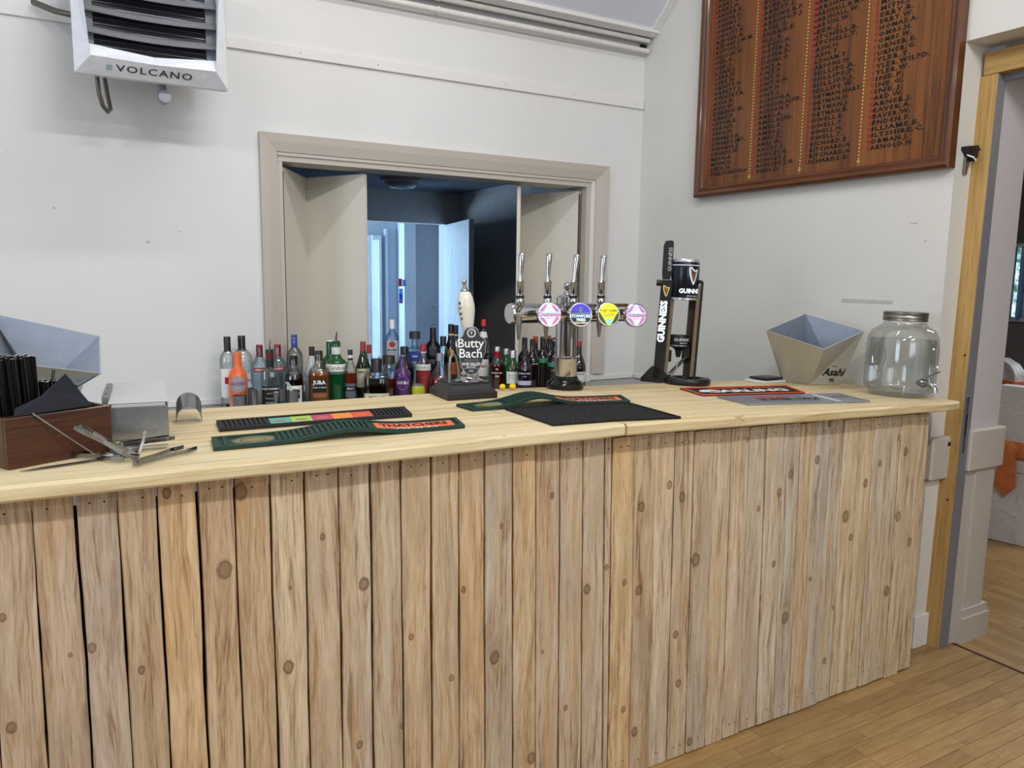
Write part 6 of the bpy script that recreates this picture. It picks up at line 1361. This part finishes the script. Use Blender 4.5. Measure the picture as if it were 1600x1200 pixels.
bottle('squat red liqueur bottle with a grey cap beside the hand pump base', 687, 552, 33, 3.44, 'bulb', M_CLEAR, GB, liquid=l_red, level=0.52, cap=plain('cap_pewter', (140, 142, 150)), capf=0.85, capr=1.15)
bottle('tall clear fruit cup bottle with a bright red cap and white label', 755.5, 499, 20, 3.72, 'slope', M_CLEAR, 'bottles on the hatch sill', sup=SILL, cap=plain('cap_bright_red', (206, 36, 44), 0.35), capf=0.89, capr=1.15, labels=[(0.06, 0.34, 0.95, wh), (0.70, 0.80, 1.5, wh)], texts=[("PIMM'S", 0.017, 0.22, red, {'bold': 0.03, 'xs': 0.85})], neckband=(0.80, 0.89, capk))
bottle('clear bottle with a white label behind the shield clip', 745, 512, 18, 3.77, 'slope', M_CLEAR, 'bottles on the hatch sill', sup=SILL, cap=capk, capf=0.86, capr=1.1, labels=[(0.06, 0.36, 0.95, wh)], texts=[('P', 0.016, 0.28, blk)])
bottle('dark round-shouldered bottle behind the bright red-capped one', 762, 540, 20, 3.80, 'wine', M_BLKG, 'bottles on the hatch sill', sup=SILL, cap=capk, capf=0.86)
bottle('dark red gin bottle with a silver cap', 777, 541.5, 21.5, 3.50, 'flask', M_CLEAR, GB, liquid=l_mar, level=0.64, cap=caps, capf=0.90, capr=1.15, neckband=(0.76, 0.90, plain('neck_red', (150, 20, 40), 0.4)), texts=[('WHITLEY NEILL', 0.0095, 0.45, wh, {'bold': 0.03}), ('GIN', 0.012, 0.38, wh, {'bold': 0.03}), ('SR', 0.013, 0.53, wh, {'bold': 0.02})])
bottle('green gin bottle with a silver cap, half hidden behind the dark red gin', 791, 544.5, 23, 3.60, 'flask', M_GREENG, GB, cap=caps, capf=0.86, capr=1.1)
bottle('green bottle shoulder showing beside the fruit cup bottle', 773, 553, 20, 3.62, 'arch', M_GREENG, GB, cap=capk, capf=0.9)
bottle('green gin bottle with a silver cap, white label and red seal', 801.5, 547.5, 23, 3.47, 'arch', M_GREENG, GB, cap=caps, capf=0.84, capr=1.05, labels=[(0.27, 0.54, 0.95, wh), (0.59, 0.69, 0.95, plain('seal_red', (140, 26, 40), 0.4), 'disc')], texts=[('Tanqueray', 0.013, 0.455, plain('script_navy', (40, 50, 80)), {'shear': 0.3}), ('EXPORT STRENGTH', 0.005, 0.39, blk)])
bottle('dark purple gin bottle with a pale band at its foot', 820.5, 546, 23, 3.44, 'flask', plain('plum_glass', (34, 14, 34), 0.1, coat=0.5), GB, cap=plain('cap_plum', (34, 26, 30), 0.4), capf=0.86, capr=1.15, labels=[(0.27, 0.36, 1.1, plain('label_lilac_white', (190, 190, 206), 0.5))], texts=[('WHITLEY NEILL', 0.0095, 0.51, wh, {'bold': 0.03}), ('GIN', 0.011, 0.445, plain('ice_blue_print', (150, 200, 230), 0.5)), ('&', 0.02, 0.595, wh)])
WG = 'wine bottles by the beer tower'
for px_b, py_b, w_b, yy, capm, lab, band in (
    (820, 527.5, 21, 3.58, blk, 'red wine bottle with black capsule behind the purple gin', None),
    (832.5, 530, 22, 3.53, blk, 'red wine bottle with black capsule and a small white square on its side', 'sq'),
    (837, 525.5, 20, 3.64, plain('capsule_rust', (168, 52, 34), 0.4), 'wine bottle with a rust red capsule at the back', None),
    (848.5, 526, 22, 3.54, blk, 'red wine bottle with a green capsule top, first of the green-banded ones', 'gr'),
    (857, 524.5, 20, 3.64, plain('capsule_crimson', (150, 30, 50), 0.4), 'wine bottle with a crimson capsule behind the green-banded ones', None),
    (860, 528, 21, 3.55, blk, 'red wine bottle with a green capsule top, middle of the green-banded ones', 'gr'),
    (868, 527, 20, 3.64, plain('capsule_crimson', (150, 30, 50)), 'wine bottle with a crimson capsule nearest the tower column', None),
    (868.5, 530.5, 25, 3.48, blk, 'red wine bottle with a green band and a yellow animal on its label', 'roo'),
    (881, 529, 20, 3.56, blk, 'dark wine bottle mostly hidden by the chrome tower column', None),
    (904.5, 533.5, 24, 3.50, plain('capsule_red', (150, 36, 40), 0.4), 'slope-shouldered wine bottle with red capsule beyond the chrome column', 'wt')):
    kw = {}
    if band == 'gr': kw = dict(labels=[(0.545, 0.625, 1.2, plain('band_green', (58, 140, 104), 0.5)), (0.10, 0.53, 1.2, plain('label_brown_black', (30, 24, 18), 0.5))], neckband=(0.985, 1.0, plain('band_green', (58, 140, 104))))
    if band == 'roo':
        def roo(t, r, H, srf):
            mb = MB(); P_ = [(-0.016, 0.20), (-0.004, 0.225), (0.006, 0.26), (0.016, 0.27), (0.012, 0.23), (0.016, 0.19), (0.006, 0.20), (0.002, 0.165), (-0.006, 0.19), (-0.022, 0.17)]
            k = mb.add([srf(x, (z+0.13)*H, 0.0018) for x, z in P_]); mb.face(range(k, k+len(P_))); obj('animal_motif', mb, plain('motif_orange', (206, 140, 30), 0.5), t)
        kw = dict(labels=[(0.525, 0.60, 1.25, plain('band_green', (58, 140, 104))), (0.15, 0.51, 1.25, plain('label_brown_black', (30, 24, 18)))], texts=[('yellow tail', 0.011, 0.465, plain('motif_orange', (206, 140, 30)))], neckband=(0.975, 1.0, plain('band_mint', (150, 180, 168), 0.4)), extra=roo)
    if band == 'sq': kw = dict(texts=[('NO PIT', 0.010, 0.57, wh, {'dx': 0.016, 'bold': 0.02})], labels=[(0.40, 0.52, 0.0001, wh)][:0])
    if band == 'wt': kw = dict(labels=[(0.14, 0.36, 1.2, wh)], texts=[('MONTSAGE', 0.013, 0.31, plain('label_ink', (36, 36, 30)), {'bold': 0.02})])
    bottle(lab, px_b, py_b, w_b, yy, 'burg' if band == 'wt' else 'wine', M_WINE, WG, cap=capm, capf=0.78, capr=1.06, name='wine_bottle', cat='wine bottle', **kw)

# lime cider can, steel measures
p = on_y(653.5, 600.5, 3.344)
cn = thing('drink_can', 'short lime green drink can in front of the pink gin', 'can', (p.x, p.y, SUP), -math.asin(p.x/math.hypot(p.x, p.y)))
Hc = p.z-SUP
obj('can_body', MB().lathe([(0.026, 0), (0.031, 0.006), (0.031, Hc-0.016), (0.027, Hc-0.005)], 24), plain('can_lime', (176, 184, 44), 0.35), cn, True)
obj('can_top', MB().lathe([(0.027, Hc-0.006), (0.0275, Hc), (0.025, Hc-0.002), (0.0, Hc-0.003)], 24), caps, cn, True)
obj('lettering', text_mesh('COIDE', 0.014, lambda x, y, z: ((0.0316)*math.sin(x/0.031), -(0.0316)*math.cos(x/0.031), Hc*0.45+y), bold=0.03), blk, cn)
def cup(label, px, py, wpx, Y, name='steel_measure', prof=None, slot=False):
    Y = YS.get((px, py), Y); p = on_y(px, py, Y); H = p.z-SUP; dd = (p-CAMP).dot(cf); r = wpx/2/FPX*dd
    t = thing(name, label, 'measure', (p.x, Y, SUP), 0, 'steel measures behind the bar')
    pf = prof or [(0.0, 0.002), (0.90, 0.0), (0.94, 0.01), (0.97, 0.97), (1.0, 0.985), (1.0, 1.0), (0.94, 1.0), (0.90, 0.05), (0, 0.04)]
    obj('cup_wall', MB().lathe([(a*r, h*H) for a, h in pf], 28), M_STEEL, t, True); return t
cup('wide brushed steel cup in front of the orange bottle', 374, 617.5, 21.5, 3.32)
for i_, (px_b, py_b) in enumerate(((391, 606), (396.5, 608.5))): cup(('taller slim steel tube beside the wide cup', 'shorter slim steel tube beside the wide cup')[i_], px_b, py_b, 11, (3.36, 3.32)[i_])
cup('steel shaker cup with a white peeler in it beside the rum', 457, 609.5, 18, 3.32)
pl = MB(); a = on_y(448, 597, 3.30); b = on_y(458, 612, 3.33); pl.strip([a, (a+b)/2+Vector((0, 0, 0.002)), b+Vector((0, 0, -0.03))], (0.014, 0, 0), 0.002, (0, -1, 0.5)); tag(obj('peeler', pl, plain('white_handle', (232, 232, 228), 0.4)), 'white handled peeler sticking out of the steel shaker cup', 'peeler')
cup('double ended steel jigger in front of the black-labelled whiskey', 431, 612.5, 11, 3.30, 'jigger', [(0.0, 0.0), (0.9, 0.0), (0.35, 0.46), (0.35, 0.52), (1.0, 1.0), (0.92, 1.0), (0.2, 0.55), (0, 0.55)])
# small white socket box on the sill end
a = on_y(917, 581, 3.66); tag(obj('socket_box', MB().box(a.x-0.03, a.x+0.022, 3.655, 3.690, 0.9005, 0.953, 0.004), plain('socket_white', (222, 222, 222), 0.4)), 'small white box at the tower end of the hatch sill', 'socket box')

# ================================================================== FUNCTION ROOM FURNITURE
M_COVER = NT('white_satin_cover'); cv = M_COVER; nz = cv.noise(cv.coord(), 9, 3, 0.6, 0.6)
cv.bsdf(cv.mix(nz, lin((196, 194, 196)), lin((216, 214, 216))), 0.32, 0, 0.5, cv.bump(nz, 0.9, 0.02)); M_COVER = cv.m
M_SASH = plain('orange_sash', (196, 112, 66), 0.35, var=0.15, bump=0.4, scale=18)
def covered_chair(label, x, y, rz, sashz=0.56):
    t = thing('covered_chair', label, 'chair', (x, y, 0), rz, 'white covered chairs in the function room')
    mb = MB(); rows = []; n = 28
    for z, w_, y0_, y1_ in ((0.003, 0.27, -0.27, 0.27), (0.14, 0.262, -0.262, 0.26), (0.30, 0.250, -0.25, 0.25), (0.44, 0.235, -0.235, 0.235), (0.478, 0.222, -0.215, 0.222)):
        rows.append(mb.add([(w_*(abs(math.cos(a))**0.35)*(1 if math.cos(a) > 0 else -1)*(1+0.030*math.sin(7*a+z*5)*(0.5-z)*2), ((y1_+y0_)/2+(y1_-y0_)/2*(abs(math.sin(a))**0.35)*(1 if math.sin(a) > 0 else -1)), z) for a in [2*PI*q/n+0.01 for q in range(n)]]))
    for A_, B_ in zip(rows, rows[1:]):
        for q in range(n): j = (q+1) % n; mb.face([A_+q, A_+j, B_+j, B_+q])
    mb.face([rows[-1]+q for q in range(n)]); obj('skirt', mb, M_COVER, t, True)
    bk_ = MB(); rows = []; m = 12
    for q in range(m+1):
        z = 0.42+0.50*q/m; w_ = 0.225 if q < m-3 else 0.225*math.sqrt(max(0.04, 1-((q-(m-3))/3.0)**2*0.85)); d0 = 0.225-0.0+0.02*math.sin(z*20)*0.3
        rows.append(bk_.add([(-w_, 0.16, z), (w_, 0.16, z), (w_, 0.245+0.05*(z-0.42), z), (-w_, 0.245+0.05*(z-0.42), z)]))
    for A_, B_ in zip(rows, rows[1:]):
        for q in range(4): j = (q+1) % 4; bk_.face([A_+q, A_+j, B_+j, B_+q])
    bk_.face([rows[0]+q for q in range(4)]); bk_.face([rows[-1]+q for q in range(4)]); obj('back_cover', bk_, M_COVER, t, True)
    sa = MB().box(-0.231, 0.231, 0.152, 0.272, sashz, sashz+0.10, 0.012); so = obj('sash', sa, M_SASH, t)
    kn_ = MB(); kn_.prism([(-0.03, sashz+0.07), (0.03, sashz+0.07), (0.06, sashz-0.16), (0.0, sashz-0.22), (-0.05, sashz-0.15)], 0.02, 'XZ', 0.274); obj('sash_tail', kn_, M_SASH, t)
    kb = MB(); kb.lathe([(0.0, -0.02), (0.04, -0.012), (0.045, 0.0), (0.04, 0.012), (0.0, 0.02)], 12, (0, 0.285, sashz+0.05), axis='Y'); obj('sash_knot', kb, M_SASH, t, True)
    return t
covered_chair('white covered chair with an orange sash close beyond the door opening', 4.92, 2.42, math.radians(100), 0.50)
covered_chair('white covered chair with an orange sash further back by the dark table', 6.62, 3.42, math.radians(80), 0.66)
covered_chair('white covered chair facing the blind, furthest from the door opening', 7.45, 3.35, math.radians(150), 0.62)
tb = thing('round_table', 'dark brown bare round table behind the first covered chair', 'table', (5.72, 2.95, 0))
obj('tabletop', MB().lathe([(0.0, 0.70), (0.44, 0.70), (0.45, 0.71), (0.45, 0.725), (0.44, 0.735), (0.0, 0.735)], 36), plain('dark_table_brown', (66, 40, 32), 0.4), tb, True)
obj('pedestal', MB().lathe([(0.28, 0.0), (0.28, 0.02), (0.06, 0.06), (0.045, 0.10), (0.045, 0.66), (0.12, 0.70)], 20), plain('dark_table_brown', (66, 40, 32)), tb, True)
rc = thing('round_back_chair', 'blue-grey chair with a hooped back under the blind', 'chair', (7.15, 3.95, 0), math.radians(75))
hp_ = MB(); hp_.tube([(-0.20, 0.2, 0.45)]+[(0.20*math.cos(PI-PI*q/10), 0.22, 0.85+0.16*math.sin(PI*q/10)) for q in range(11)]+[(0.20, 0.2, 0.45)], 0.022, 8); obj('back_hoop', hp_, plain('hoop_blue_grey', (150, 168, 196), 0.4), rc, True)
obj('seat', MB().box(-0.22, 0.22, -0.22, 0.22, 0.42, 0.46, 0.012), plain('hoop_blue_grey', (150, 168, 196)), rc)
for sx in (-1, 1):
    for sy in (-1, 1): obj('leg', MB().tube([(sx*0.20, sy*0.20, 0.0), (sx*0.19, sy*0.19, 0.42)], 0.014, 8), plain('hoop_blue_grey', (150, 168, 196)), rc)
